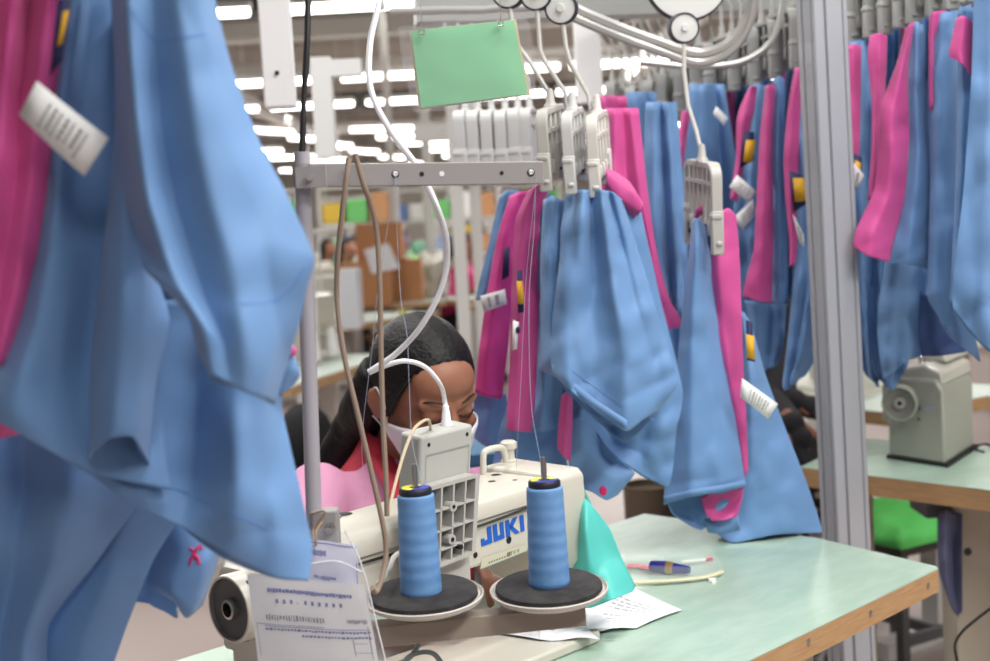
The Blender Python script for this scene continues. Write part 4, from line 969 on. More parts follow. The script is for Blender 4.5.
# ---- garment B: the full one on the front right hanger of three
g = garment('hanging_garment', 592, 190, 2.25, 'wide light blue trouser leg with a slanting open hem, on the cream hanger')
panel('front_leg', g, [
    [(566, 196, -1), (578, 190, .6), (590, 190, .2), (602, 190, .8), (612, 192, .2), (622, 200, -1)],
    [(562, 225, -1), (574, 225, .8), (590, 225, 0), (606, 225, 1.2), (620, 225, .3), (630, 226, -1)],
    [(560, 262, -1), (572, 262, 1), (590, 262, -.3), (610, 262, 1.4), (628, 262, .4), (641, 262, -1)],
    [(554, 310, -1), (568, 310, 1.2), (590, 310, .2), (616, 312, 1.8), (640, 314, .4), (657, 314, -1)],
    [(551, 350, -1), (568, 354, 1.4), (592, 360, .8), (624, 362, 2.2), (652, 358, .4), (669, 354, -1)],
    [(552, 368, -.6), (570, 382, 1.8), (594, 398, 1.2), (624, 402, 2.6), (654, 392, .4), (677, 384, -1)],
    [(554, 374, -.4), (572, 392, 1.8), (598, 412, 1.6), (626, 431, 2.8), (642, 420, 1.4), (656, 412, -.5)]], 2.22, wr=.004, seed=21, tree='gc', closed=.05, rip=(3.5, .014, .4, 1))
panel('hem_band', g, [[(553, 365, .6), (572, 381, 2.4), (598, 401, 2.4), (627, 420, 3.6)], [(554, 372, .6), (572, 390, 2.5), (598, 410, 2.5), (627, 430, 3.8)]], 2.228, wr=.0005)
panel('leg_lining', g, [[(554, 374, 0), (580, 394, -1), (610, 414, -1), (650, 408, 0)], [(566, 392, .4), (588, 410, -1), (612, 428, -1), (650, 416, 0)], [(590, 414, .6), (604, 428, 0), (626, 443, 0), (654, 419, 0)]], 2.26, wr=.002)
panel('side_fold', g, [
    [(544, 200, -1), (552, 196, .8), (562, 200, 0), (572, 204, -1)],
    [(541, 260, -1), (550, 260, 1), (560, 260, -.3), (572, 260, -1)],
    [(541, 320, -1), (552, 320, 1), (562, 320, 0), (574, 320, -1)],
    [(540, 366, -1), (550, 360, 1.4), (562, 356, .5), (576, 350, -1)],
    [(552, 375, -1), (560, 378, 1), (568, 378, .5), (576, 374, -1)]], 2.26, wr=.003, seed=22, rip=(2, .01, 1, 1))
for pts in ([(571, 236), (590, 232), (612, 235), (630, 240)], [(560, 362), (590, 384), (624, 408)]): seam(g, None, 'gc', pts, name='stitch_line', fb=2.2)
# lower part of the same heap
g = garment('hanging_garment', 575, 190, 2.4, 'blue garment with a crumpled hem behind the wide trouser leg')
panel('front_leg', g, [
    [(545, 200, -1), (565, 200, .8), (590, 200, 0), (615, 200, .8), (640, 210, -1)],
    [(545, 300, -1), (570, 300, .8), (600, 300, 0), (630, 300, .8), (660, 300, -1)],
    [(556, 390, -1), (580, 400, .8), (604, 405, -1.5), (634, 408, 1.2), (682, 390, -1)],
    [(562, 420, -1), (580, 424, 1.4), (604, 424, -.8), (634, 432, .8), (676, 430, -1)],
    [(566, 448, -1), (582, 450, 1.6), (606, 444, .6), (636, 452, -.8), (672, 470, -1)],
    [(571, 466, -1), (586, 468, 1.4), (612, 456, 1.5), (640, 474, 0), (668, 488, -1)]], 2.36, wr=.006, seed=23, closed=.04, rip=(1.5, .016, 0))
panel('crumpled_hem', g, [
    [(566, 424, 0), (580, 418, 1.2), (596, 430, -.4), (606, 446, 0)],
    [(568, 452, 0), (584, 448, 1.6), (606, 458, -1), (630, 468, 0)],
    [(570, 472, 0), (590, 472, .4), (614, 478, 1.2), (634, 474, 0)],
    [(580, 488, 0), (592, 492, 1), (606, 500, 1.4), (618, 494, 0)]], 2.32, wr=.003, seed=24, tree='gcr')
bm = BM(); q = hit('gcr', 603, 491, .001, 2.3); ball(bm, q, (.0065, .003, .009)); obj('embroidered_emblem', bm, EMB, g)
panel('pink_stripe', g, [[(562, 396, 0), (567, 392, .6), (572, 398, 0)], [(559, 425, 0), (565, 425, .8), (572, 425, 0)], [(558, 448, 0), (563, 456, .8), (570, 462, 0)]], 2.30, PINK, wr=.001)
# ---- garment C: pink curl falling to the right behind B
g = garment('hanging_garment', 620, 190, 2.55, 'pink garment edge curling out right of the front hangers')
panel('pink_roll', g, [
    [(602, 166, 0), (606, 172, 1.8), (606, 184, 1.8), (604, 192, 0)],
    [(616, 172, 0), (620, 182, 2.2), (618, 198, 2.2), (614, 206, 0)],
    [(630, 182, 0), (634, 192, 2.4), (632, 208, 2.2), (626, 216, 0)],
    [(639, 196, 0), (642, 202, 2), (640, 212, 2), (634, 218, 0)]], 2.36, PINK, wr=.001, closed=.04)
panel('pink_panel', g, [
    [(606, 108, 0), (614, 108, 1), (622, 108, 0), (630, 108, .8), (638, 108, 0)],
    [(606, 190, 0), (616, 190, 1), (628, 190, 0), (640, 192, .8), (648, 198, 0)],
    [(626, 240, 0), (634, 240, 1), (642, 240, 0), (650, 242, .6), (656, 250, 0)],
    [(640, 290, 0), (646, 288, 1), (654, 284, .4), (660, 288, .6), (668, 296, 0)],
    [(656, 326, 0), (662, 325, .6), (669, 324, .4), (675, 323, .5), (682, 322, 0)],
    [(658, 331, 0), (664, 330, .6), (670, 329, .4), (676, 328, .5), (682, 326, 0)]], 2.50, PINK, wr=.003, seed=31)
panel('blue_panel', g, [
    [(646, 102, 0), (652, 102, 1), (660, 102, 0), (668, 102, 1), (676, 102, 0)],
    [(644, 200, 0), (652, 200, 1.5), (664, 200, 0), (674, 200, 1.2), (684, 200, 0)],
    [(648, 260, 0), (656, 260, 1.5), (667, 260, 0), (678, 260, 1.2), (687, 260, 0)],
    [(658, 310, 0), (664, 312, 1.2), (672, 314, 0), (680, 314, 1), (686, 312, 0)]], 2.62, wr=.003, seed=32, rip=(3, .014, 0))
panel('back_leg', g, [
    [(640, 320, 0), (656, 322, 1), (672, 324, -.5), (686, 326, 0)],
    [(650, 380, 0), (664, 380, 1), (678, 380, -.8), (692, 380, 0)],
    [(640, 430, 0), (656, 440, 1), (676, 440, 0), (694, 440, 0)],
    [(636, 452, 0), (654, 470, 1), (674, 490, 0), (692, 500, 0)]], 2.6, wr=.005, seed=33, closed=.03, rip=(2, .015, 0))
# ---- garment D: two pink strips left of B
g = garment('hanging_garment', 545, 180, 2.4, 'pink strip with a small yellow badge and white tag, on the leftmost pale hanger')
panel('pink_strip', g, [
    [(528, 192, 0), (536, 186, .8), (544, 180, .5), (552, 180, 0)],
    [(516, 222, 0), (523, 220, .8), (531, 218, .4), (540, 216, 0)],
    [(512, 290, 0), (520, 290, .9), (530, 290, .3), (539, 290, 0)],
    [(510, 360, 0), (518, 360, .8), (528, 360, .3), (537, 360, 0)],
    [(507, 424, 0), (515, 426, .7), (524, 427, .4), (533, 428, 0)],
    [(507, 428, 0), (515, 430, .7), (524, 431, .4), (533, 431, 0)]], 2.34, PINK, wr=.003, seed=41, tree='gd')
panel('blue_side', g, [
    [(538, 196, 0), (544, 192, 1), (550, 194, .4), (556, 200, 0)],
    [(538, 260, 0), (544, 260, 1.2), (552, 260, .2), (558, 260, 0)],
    [(537, 340, 0), (545, 340, 1.2), (553, 340, .2), (560, 340, 0)],
    [(534, 400, 0), (543, 402, 1.3), (552, 402, .4), (562, 400, 0)],
    [(532, 430, 0), (542, 432, 1.2), (552, 430, .4), (560, 422, 0)]], 2.35, wr=.004, seed=42, closed=.03)
panel('blue_back', g, [
    [(510, 400, 0), (520, 405, 1), (534, 410, .4), (548, 415, 0)],
    [(500, 430, 0), (515, 434, 1.2), (535, 436, 0), (560, 430, 0)],
    [(494, 460, 0), (512, 466, 1.4), (536, 464, 0), (566, 455, 0)],
    [(490, 474, 0), (510, 482, 1.2), (536, 484, .4), (568, 480, 0)]], 2.42, wr=.004, seed=43, closed=.03)
patch(g, [([(517, 270), (522, 270), (524, 312), (518, 313)], 0), ([(516.5, 281), (522.5, 281), (524.5, 304), (518, 304)], 1)], 2.30)
care_label(g, [(513, 320), (519, 322), (517, 349), (512, 350)], 2.30, text=False)
bm = BM(); ball(bm, P(518, 330, 2.295), (.004, .003, .006)); obj('button', bm, NAVY, g)
g = garment('hanging_garment', 500, 200, 2.55, 'magenta strip with a white label, leftmost of the garments behind the seated woman')
panel('pink_strip', g, [
    [(510, 196, 0), (520, 192, .8), (532, 190, .3), (542, 190, 0)],
    [(498, 236, 0), (506, 236, .9), (514, 236, .3), (522, 236, 0)],
    [(488, 290, 0), (496, 290, .9), (505, 290, .3), (513, 290, 0)],
    [(480, 345, 0), (489, 346, .9), (499, 347, .3), (508, 347, 0)],
    [(475, 392, 0), (484, 396, .7), (494, 398, .3), (502, 399, 0)]], 2.50, mat('magenta_cloth', (214, 60, 146), .62, sheen=.15), wr=.003, seed=44)
panel('blue_side', g, [
    [(500, 196, 0), (508, 190, .8), (518, 190, 0)], [(490, 240, 0), (498, 240, .8), (508, 240, 0)], [(480, 280, 0), (488, 280, .8), (500, 280, 0)], [(476, 300, 0), (484, 300, .6), (494, 300, 0)]], 2.56, wr=.002)
panel('blue_back', g, [
    [(476, 385, 0), (490, 390, 1), (506, 394, 0)], [(473, 410, 0), (490, 412, 1), (508, 412, 0)], [(474, 436, 0), (488, 440, 1), (504, 436, 0)], [(484, 445, 0), (492, 447, .6), (500, 444, 0)]], 2.56, wr=.003)
care_label(g, [(480, 296), (505, 289), (507, 304), (484, 312)], 2.47, lines=2)
patch(g, [([(504, 249), (510, 246), (509, 276), (502, 280)], 0)], 2.475, label='navy slit')
# ---- two darker garments in the middle row
for i, (x, lab) in enumerate(((612, 'deep pink and blue garment hanging behind the front hangers under the middle row'), (690, 'blue garment with a pink edge hanging directly behind the single comb hanger'))):
    g = garment('hanging_garment', x, 135, 3.2, lab)
    if i == 0:
        panel('pink_panel', g, [[(598, 96, 0), (606, 96, 2), (616, 96, -1), (626, 96, 0)], [(598, 180, 0), (608, 180, 2), (622, 180, -1), (636, 180, 0)], [(600, 260, 0), (612, 260, 2), (628, 260, -1), (644, 260, 0)], [(604, 330, 0), (620, 330, 2), (640, 330, -1), (660, 330, 0)]], 3.25, PINK, wr=.004, closed=.05, rip=(2, .015, 0))
        panel('blue_panel', g, [[(626, 92, 0), (634, 92, 2), (646, 92, -1), (656, 92, 0)], [(626, 230, 0), (640, 230, 2), (656, 230, -1), (668, 230, 0)], [(630, 330, 0), (650, 330, 2), (668, 330, -1), (690, 330, 0)]], 3.35, wr=.004, closed=.05, rip=(2, .02, 1))
    else:
        panel('blue_panel', g, [[(690, 84, 0), (702, 84, 2), (714, 84, -1), (724, 84, 0)], [(676, 180, 0), (698, 180, 2), (722, 180, -1), (738, 176, 0)], [(676, 250, 0), (700, 250, 2), (726, 250, -1), (746, 250, 0)], [(684, 330, 0), (706, 340, 2), (730, 340, -1), (760, 336, 0)]], 3.2, wr=.004, closed=.06, rip=(2.5, .02, 0))
        panel('pink_panel', g, [[(682, 112, 0), (686, 110, 1), (690, 114, 0)], [(678, 140, 0), (682, 140, 1), (686, 140, 0)], [(676, 166, 0), (679, 166, 1), (683, 168, 0)]], 3.12, PINK, wr=.002)
        care_label(g, [(716, 106), (728, 118), (724, 126), (713, 114)], 3.1, text=False)
# ---- the packed rack on the right
GR = 'garments packed on the right rack'
def rack(x, y, d, lab): return garment('hanging_garment', x, y, d, lab, GR)
g = rack(742, 95, 3.05, 'pink edged blue garment with two white labels, just right of the single hanger')
panel('pink_panel', g, [[(748, 90, 0), (752, 86, 1), (757, 86, 0)], [(740, 108, 0), (747, 108, 1), (754, 110, 0)], [(737, 122, 0), (743, 124, 1), (750, 126, 0)], [(736, 160, 0), (740, 160, 1), (745, 160, 0)], [(730, 200, 0), (733, 200, .6), (737, 202, 0)]], 2.98, PINK, wr=.002)
panel('blue_panel', g, [[(750, 86, 0), (758, 84, 1.5), (766, 86, 0)], [(738, 170, 0), (750, 170, 1.5), (762, 170, 0)], [(732, 240, 0), (748, 240, 1.8), (766, 240, 0)], [(730, 320, 0), (752, 330, 2), (778, 326, 0)]], 3.05, wr=.004, closed=.05, seed=51, rip=(1.5, .014, 0))
patch(g, [([(744, 132), (754, 132), (754, 160), (740, 168)], 0), ([(746, 140), (756, 140), (752, 163), (743, 162)], 1)], 2.94)
care_label(g, [(737, 175), (757, 192), (749, 203), (729, 187)], 2.93)
care_label(g, [(734, 217), (753, 199), (757, 213), (742, 230)], 2.95)
g = rack(772, 85, 2.98, 'blue garment with a flared pink front hem, second from the single hanger')
panel('pink_panel', g, [[(766, 86, 0), (770, 84, 1), (775, 86, 0)], [(760, 140, 0), (766, 140, 1.2), (772, 140, 0)], [(757, 200, 0), (764, 200, 1.2), (773, 200, 0)], [(754, 250, 0), (762, 250, 1.2), (773, 250, 0)], [(745, 284, 0), (758, 288, 1.2), (772, 290, 0)], [(743, 296, 0), (758, 301, 1), (772, 303, 0)]], 2.90, PINK, wr=.003, seed=52)
panel('blue_panel', g, [[(774, 80, 0), (779, 76, 1), (784, 80, 0)], [(771, 140, 0), (778, 140, 1.4), (785, 140, 0)], [(772, 220, 0), (780, 220, 1.4), (787, 220, 0)], [(772, 280, 0), (780, 280, 1.4), (788, 280, 0)], [(772, 303, 0), (780, 305, 1), (787, 303, 0)]], 2.91, wr=.003, closed=.04, seed=53)
panel('back_leg', g, [[(745, 300, 0), (756, 302, 1.5), (770, 304, -1), (786, 302, 0)], [(748, 340, 0), (758, 340, 1.5), (770, 340, -1), (784, 340, 0)], [(755, 366, 0), (762, 372, 1), (770, 368, -1), (778, 364, 0)]], 3.0, wr=.004, closed=.04, seed=54, rip=(2, .015, 0))
g = rack(797, 70, 2.9, 'blue garment with narrow pink panel and yellow badge, just left of the aluminium post')
panel('pink_panel', g, [[(795, 68, 0), (799, 68, 1), (803, 72, 0)], [(788, 110, 0), (793, 110, 1), (800, 112, 0)], [(784, 160, 0), (790, 160, 1), (798, 160, 0)], [(786, 200, 0), (791, 200, 1), (796, 200, 0)], [(790, 240, 0), (793, 240, .6), (797, 240, 0)], [(790, 266, 0), (792, 266, .4), (795, 264, 0)]], 2.84, PINK, wr=.002)
panel('blue_panel', g, [[(798, 68, 0), (806, 64, 1.4), (814, 66, 0)], [(796, 130, 0), (806, 130, 1.6), (818, 130, 0)], [(797, 200, 0), (808, 200, 1.6), (820, 200, 0)], [(796, 260, 0), (808, 266, 1.6), (824, 262, 0)], [(792, 300, 0), (806, 300, 1.8), (822, 300, 0)], [(787, 350, 0), (800, 350, 1.8), (818, 350, 0)], [(783, 384, 0), (792, 378, 1.4), (806, 374, 0)], [(785, 391, 0), (792, 386, 1), (800, 378, 0)]], 2.87, wr=.004, closed=.05, seed=55, rip=(2, .013, 0))
patch(g, [([(789, 170), (803, 176), (806, 204), (794, 212)], 0), ([(793, 178), (804, 178), (806, 201), (795, 202)], 1)], 2.80)
care_label(g, [(793, 214), (804, 236), (804, 248), (799, 242)], 2.79, lines=2)
g = rack(855, 50, 2.78, 'pink and dark blue garment with a white label, just right of the aluminium post')
panel('pink_panel', g, [[(846, 46, 0), (853, 44, 1), (861, 46, 0)], [(846, 100, 0), (852, 100, 1), (860, 100, 0)], [(848, 150, 0), (853, 150, .8), (859, 150, 0)], [(851, 172, 0), (854, 172, .5), (858, 172, 0)]], 2.74, PINK, wr=.002)
panel('blue_panel', g, [[(850, 42, 0), (862, 40, 1.5), (874, 42, 0)], [(848, 140, 0), (862, 140, 1.6), (876, 140, 0)], [(850, 230, 0), (864, 230, 1.6), (880, 230, 0)], [(854, 320, 0), (866, 320, 1.6), (882, 320, 0)], [(862, 366, 0), (870, 374, 1), (878, 384, 0)], [(868, 376, 0), (874, 382, .6), (880, 386, 0)]], 2.80, wr=.004, closed=.05, seed=56, rip=(2, .015, 0))
patch(g, [([(852, 152), (862, 158), (862, 178), (852, 186)], 0), ([(855, 160), (861, 163), (860, 174), (856, 176)], 1)], 2.71)
care_label(g, [(849, 158), (864, 175), (858, 189), (850, 182)], 2.70, lines=2)
g = rack(880, 40, 2.72, 'thin pink edged garment squeezed between two wider ones behind the large pink flare')
panel('pink_panel', g, [[(870, 36, 0), (879, 33, 1), (887, 36, 0)], [(868, 56, 0), (878, 60, 1), (886, 64, 0)], [(872, 100, 0), (878, 100, 1), (884, 100, 0)], [(872, 150, 0), (876, 150, .8), (880, 150, 0)], [(868, 200, 0), (873, 200, .8), (878, 200, 0)]], 2.68, PINK, wr=.002)
panel('blue_panel', g, [[(866, 100, 0), (880, 100, 1.5), (892, 100, 0)], [(866, 260, 0), (884, 260, 1.5), (900, 260, 0)], [(868, 340, 0), (886, 340, 1.5), (898, 330, 0)], [(874, 372, 0), (890, 384, 1), (908, 360, 0)], [(880, 378, 0), (892, 390, 1), (904, 372, 0)]], 2.78, wr=.004, closed=.04, seed=57, rip=(2, .015, 1))
g = rack(915, 25, 2.66, 'blue garment whose pink front flares out wide, mid right rack')
panel('pink_panel', g, [[(906, 30, 0), (910, 24, 1), (914, 22, 0)], [(896, 66, 0), (902, 66, 1.2), (908, 66, 0)], [(882, 104, 0), (894, 104, 1.5), (908, 104, 0)], [(879, 140, 0), (892, 142, 1.6), (909, 144, 0)], [(874, 190, 0), (888, 196, 1.6), (904, 200, 0)], [(857, 228, 0), (872, 236, 1.6), (894, 240, 0)], [(853, 246, 0), (868, 256, 1.4), (889, 262, 0)]], 2.57, PINK, wr=.003, seed=58)
panel('blue_panel', g, [[(911, 24, 0), (917, 22, 1), (922, 26, 0)], [(908, 90, 0), (916, 90, 1.6), (926, 90, 0)], [(908, 150, 0), (918, 150, 1.6), (929, 150, 0)], [(900, 205, 0), (914, 208, 1.6), (930, 206, 0)], [(890, 250, 0), (908, 252, 1.6), (930, 250, 0)], [(888, 262, 0), (908, 264, 1.2), (928, 270, 0)]], 2.58, wr=.003, closed=.04, seed=59)
panel('back_leg', g, [[(886, 258, 0), (900, 260, 1.5), (914, 260, -1), (930, 262, 0)], [(878, 320, 0), (894, 320, 1.6), (908, 320, -.6), (922, 320, 0)], [(880, 356, 0), (894, 352, 1.6), (908, 346, -.4), (922, 352, 0)], [(884, 380, 0), (896, 370, 1.2), (908, 360, 0), (920, 356, 0)]], 2.68, wr=.004, closed=.03, seed=60, rip=(2, .015, 1))
g = rack(938, 15, 2.58, 'blue garment with a thin pink edge, right of the wide pink flare')
panel('pink_edge', g, [[(930, 16, 0), (934, 12, 1), (946, 10, 0)], [(929, 40, 0), (931, 40, .6), (934, 40, 0)], [(930, 110, 0), (932, 110, .4), (934, 110, 0)]], 2.53, PINK, wr=.001)
panel('blue_panel', g, [[(934, 18, 0), (944, 12, 1.6), (953, 12, 0)], [(932, 120, 0), (944, 120, 1.8), (958, 120, 0)], [(930, 220, 0), (944, 220, 1.8), (960, 220, 0)], [(928, 290, 0), (944, 290, 1.8), (966, 290, 0)], [(930, 302, 0), (950, 330, 1.6), (978, 352, 0)], [(936, 312, 0), (954, 340, 1.4), (980, 362, 0)]], 2.54, wr=.004, closed=.05, seed=61, rip=(1.5, .014, 1))
panel('shaded_leg', g, [[(920, 290, 0), (934, 300, 1), (950, 310, 0)], [(918, 330, 0), (936, 336, 1), (966, 344, 0)], [(922, 356, 0), (940, 356, 1), (966, 352, 0)]], 2.66, mat('shaded_blue_cloth', (52, 76, 128), .65), wr=.003)  # darkened copy of the blue cloth, shade painted into the leg
g = rack(970, 10, 2.48, 'blue garment with a pink collar flap folded over at its top, near the right edge')
panel('pink_flap', g, [[(957, 18, 0), (964, 16, 1), (973, 22, 0)], [(950, 48, 0), (960, 52, 1), (972, 44, 0)], [(949, 56, 0), (962, 64, 1), (972, 78, 0)]], 2.42, PINK, wr=.001)
panel('blue_panel', g, [[(958, 10, 0), (966, 6, 1.6), (974, 8, 0)], [(958, 80, 0), (966, 80, 1.8), (976, 80, 0)], [(956, 180, 0), (966, 180, 1.8), (978, 180, 0)], [(952, 270, 0), (966, 270, 1.8), (984, 280, 0)], [(950, 300, 0), (968, 318, 1.6), (992, 344, 0)]], 2.46, wr=.004, closed=.05, seed=62, rip=(1.5, .014, 0))
g = rack(985, 0, 2.42, 'broad blue garment cut off by the right edge, nearest of the right rack')
panel('blue_panel', g, [[(975, -30, 0), (990, -32, 2), (1010, -30, .5), (1030, -28, 0)], [(972, 80, 0), (988, 80, 1.6), (1010, 80, 0), (1036, 80, 0)], [(964, 190, 0), (984, 190, 2.2), (1012, 190, .5), (1044, 190, 0)], [(953, 286, 0), (980, 296, 2.2), (1014, 300, .5), (1050, 300, 0)], [(954, 310, 0), (982, 345, 2), (1016, 372, .5), (1050, 380, 0)]], 2.38, wr=.004, closed=.05, seed=63, rip=(1.5, .016, 2))

# a second layer of garments behind the visible ones
for i, (xa, xb, ya, yb, d) in enumerate(((726, 752, 84, 300, 3.45), (750, 778, 78, 330, 3.38), (776, 802, 66, 300, 3.3), (800, 828, 56, 310, 3.25), (842, 872, 38, 340, 3.1), (870, 902, 26, 350, 3.05), (900, 932, 14, 330, 3.0), (930, 962, 4, 320, 2.95))):
    g = rack((xa+xb)/2, ya, d, 'shaded blue garment, %s from the left in the layer behind the right rack' % ORD[i])
    w_ = xb-xa; rows = []
    for k in range(5):
        y = ya+(yb-ya)*k/4; rows.append([(xa-2*k+w_*j/4*(1+.12*k), y+3*math.sin(j*2+i), (0, 1.5, -.5, 1.2, 0)[j]) for j in range(5)])
    panel('blue_panel', g, rows, d, wr=.004, closed=.05, seed=80+i, rip=(2, .015, i))
    if i % 2 == 0: panel('pink_edge', g, [[(xa+1, ya, 0), (xa+5, ya, 1), (xa+9, ya, 0)], [(xa-3, (ya+yb)/2, 0), (xa+2, (ya+yb)/2, 1), (xa+7, (ya+yb)/2, 0)], [(xa-6, yb-20, 0), (xa-2, yb-20, 1), (xa+3, yb-20, 0)]], d-.06, PINK, wr=.002)
# ------------------------------------------------------------------ the seated woman
SKIN = mat('skin', (152, 102, 80), .5, spec=.4, bump=(120, .08, .0006))
HAIR = mat('black_hair', (13, 10, 11), .5, bump=(160, .8, .003), spec=.3)
SHIRT = mat('pink_shirt', (206, 144, 176), .75, bump=(40, .25, .004))
RED = mat('red_collar', (186, 44, 66), .7, bump=(60, .2, .002))
DARKT = mat('dark_trousers', (44, 46, 58), .8)
MASKM = mat('mask_white', (236, 234, 240), .7, bump=(300, .15, .0006))
H0 = P(425, 392, 2.28)
f2_ = Vector((.52, -.85, 0)).normalized(); pd = math.radians(20)
Yh = Vector((f2_.x*math.cos(pd), f2_.y*math.cos(pd), -math.sin(pd))); Xh = Yh.cross(Vector((0, 0, 1))).normalized(); Zh = Xh.cross(Yh).normalized()
rr = Matrix.Rotation(math.radians(3), 3, Yh); Xh = rr @ Xh; Zh = rr @ Zh
HM = Matrix(((Xh.x, Yh.x, Zh.x, H0.x), (Xh.y, Yh.y, Zh.y, H0.y), (Xh.z, Yh.z, Zh.z, H0.z), (0, 0, 0, 1)))
w_ = thing('person', tuple(W(-.52, 1.0, -.75)), 'seated woman in pink shirt, red collar and white face mask bent over the machine', 'person')
def head_bm(bm):
    k0 = len(bm.verts)
    ball(bm, (0, -.016, .032), (.076, .096, .086), 28); ball(bm, (0, .018, -.03), (.063, .076, .088), 28)
    ball(bm, (0, .036, -.088), (.040, .042, .032), 20); ball(bm, (0, .05, .045), (.058, .046, .045), 20)
    for s in (-1, 1):
        ball(bm, (s*.037, .058, -.030), (.026, .027, .026), 16); cap(bm, (s*.047, .074, .019), (s*.012, .088, .016), .009, .010)
        ball(bm, (s*.031, .0765, -.001), (.0165, .014, .0115), 16)
        ball(bm, (s*.078, -.012, -.012), (.010, .019, .031), 14, Matrix.Rotation(s*.35, 3, 'Z')); ball(bm, (s*.085, -.018, -.006), (.006, .017, .023), 12, Matrix.Rotation(s*.4, 3, 'Z'))
    cap(bm, (0, .088, .008), (0, .108, -.030), .008, .0125); ball(bm, (.012, .098, -.036), .009, 12); ball(bm, (-.012, .098, -.036), .009, 12)
    cap(bm, (-.018, .086, -.066), (.018, .086, -.066), .008, .008); ball(bm, (0, .092, -.062), (.014, .008, .006), 12); ball(bm, (0, .091, -.073), (.013, .008, .006), 12)
    bm.verts.ensure_lookup_table()
    for v in bm.verts[k0:]: v.co = HM @ v.co
S_ = H0+Vector((-f2_.x*.115, -f2_.y*.115, -.150)); ls = Vector((-.79, -.62, 0)).normalized()
RS, LS = S_+ls*.165+Vector((0, 0, -.02)), S_-ls*.155+Vector((0, 0, -.075))+f2_*.02
PEL = W(-.52, 1.0, -.24)
RE, LE = W(-.86, .66, .06), W(-.36, .62, .06)
RH, LH = W(-.80, .50, .095), W(-.54, .50, .085)
def hand(bm, wr, tip, up, side):
    """palm with four bent fingers and a thumb from its side"""
    d_ = (tip-wr).normalized(); up = (up-d_*up.dot(d_)).normalized(); sd = d_.cross(up).normalized()*side
    pc_ = wr+d_*.045; rot = Matrix((sd, d_, up)).transposed()
    ball(bm, pc_, (.038, .048, .014), 16, rot); cap(bm, wr-d_*.02, wr+d_*.02, .024, .026)
    for k, (o_, l_) in enumerate(((-.028, .060), (-.010, .072), (.009, .068), (.027, .052))):
        b0 = wr+d_*.085+sd*o_; b1 = b0+d_*l_*.45-up*.006; b2 = b1+d_*l_*.3-up*.014; b3 = b2+d_*l_*.2-up*.014
        b0 = b0-d_*.012
        for p, q, r1, r2 in ((b0, b1, .0088, .0084), (b1, b2, .0084, .0078), (b2, b3, .0078, .0066)): cap(bm, p, q, r1, r2)
    t0 = wr+d_*.02-sd*.030; t1 = t0+d_*.032-sd*.022-up*.006; t2 = t1+d_*.028-sd*.004-up*.008
    cap(bm, t0, t1, .012, .0100); cap(bm, t1, t2, .0100, .0078)
bm = BM(); head_bm(bm)
NB = S_+Vector((0, 0, .02)); NT = HM @ Vector((0, -.028, -.075))
cap(bm, NT, NB, .050, .056); cap(bm, NB, S_-Vector((0, 0, .03)), .06, .09)
cap(bm, RS, LS, .045, .045); cap(bm, S_-Vector((0, 0, .05)), PEL+Vector((0, 0, .1)), .095, .10); cap(bm, PEL-ls*.06, PEL+ls*.06, .11, .11)
for a, b, c_, s in ((RS, RE, RH, 1), (LS, LE, LH, -1)):
    cap(bm, a, b, .043, .036); cap(bm, b, c_, .036, .025)
fw_ = (W(0, -1, 0)-W(0, 0, 0)).normalized()
hand(bm, RH, W(-.725, .33, .068), Vector((0, 0, 1)), -1); hand(bm, LH, W(-.64, .36, .055), Vector((0, 0, 1)), 1)
bm = remesh(bm, .0042, 3); obj('body', bm, SKIN, w_, angle=0)
# shirt
bm = BM()
cap(bm, RS+Vector((0, 0, -.01)), LS+Vector((0, 0, -.01)), .058, .058); cap(bm, S_-Vector((0, 0, .07)), PEL+Vector((0, 0, .08)), .125, .125)
cap(bm, S_-ls*.07-Vector((0, 0, .09)), PEL-ls*.05+Vector((0, 0, .06)), .10, .11); cap(bm, S_+ls*.07-Vector((0, 0, .09)), PEL+ls*.05+Vector((0, 0, .06)), .10, .11)
for a, b, c_ in ((RS, RE, RH), (LS, LE, LH)):
    cap(bm, a, b, .063, .052); cap(bm, b, b+(c_-b)*.30, .052, .043)
bm = remesh(bm, .008, 5)
for v in bm.verts:
    n_ = noise.noise(v.co*11)*.012+abs(noise.noise(Vector((v.co.x*22, v.co.y*22, v.co.z*7))))*.014; v.co += (v.co-S_).normalized()*n_*.6
obj('shirt', bm, SHIRT, w_, angle=0)
# red collar with two lapels
bm = BM()
ring_ = [];
for k in range(25):
    a = math.radians(-130+260*k/24); ring_.append(a)
def collar(a, v):
    r0, r1 = .060+.004*v, .082+.030*v
    c_ = NB+Vector((0, 0, .06)); 
    rad = r0+(r1-r0)*v
    back = f2_*math.cos(a)*-1+ls*math.sin(a)
    p = c_+back*rad*Vector((1, 1, 1)).length/1.732; fr = max(0, -math.cos(a)); p.z += -.075*v-.13*fr*v**.8-.02*fr; p += f2_*.045*fr*v
    return p
N = 48; g_ = [[bm.verts.new(collar(2*PI*k/N, j/5)) for j in range(6)] for k in range(N)]
for k in range(N):
    for j in range(5): bm.faces.new((g_[k][j], g_[(k+1) % N][j], g_[(k+1) % N][j+1], g_[k][j+1]))
o = obj('collar', bm, RED, w_, angle=0); solid(o, .005, 1)
bm = BM()
for s in (1, -1):
    tube(bm, [S_+ls*s*.055+Vector((0, 0, .04))+f2_*.04, S_+ls*s*.05-Vector((0, 0, .03))+f2_*.125, S_+ls*s*.03-Vector((0, 0, .12))+f2_*.155, S_+ls*s*.02-Vector((0, 0, .2))+f2_*.16], .026, 12, n=5, flat=.35)
obj('placket', bm, RED, w_)
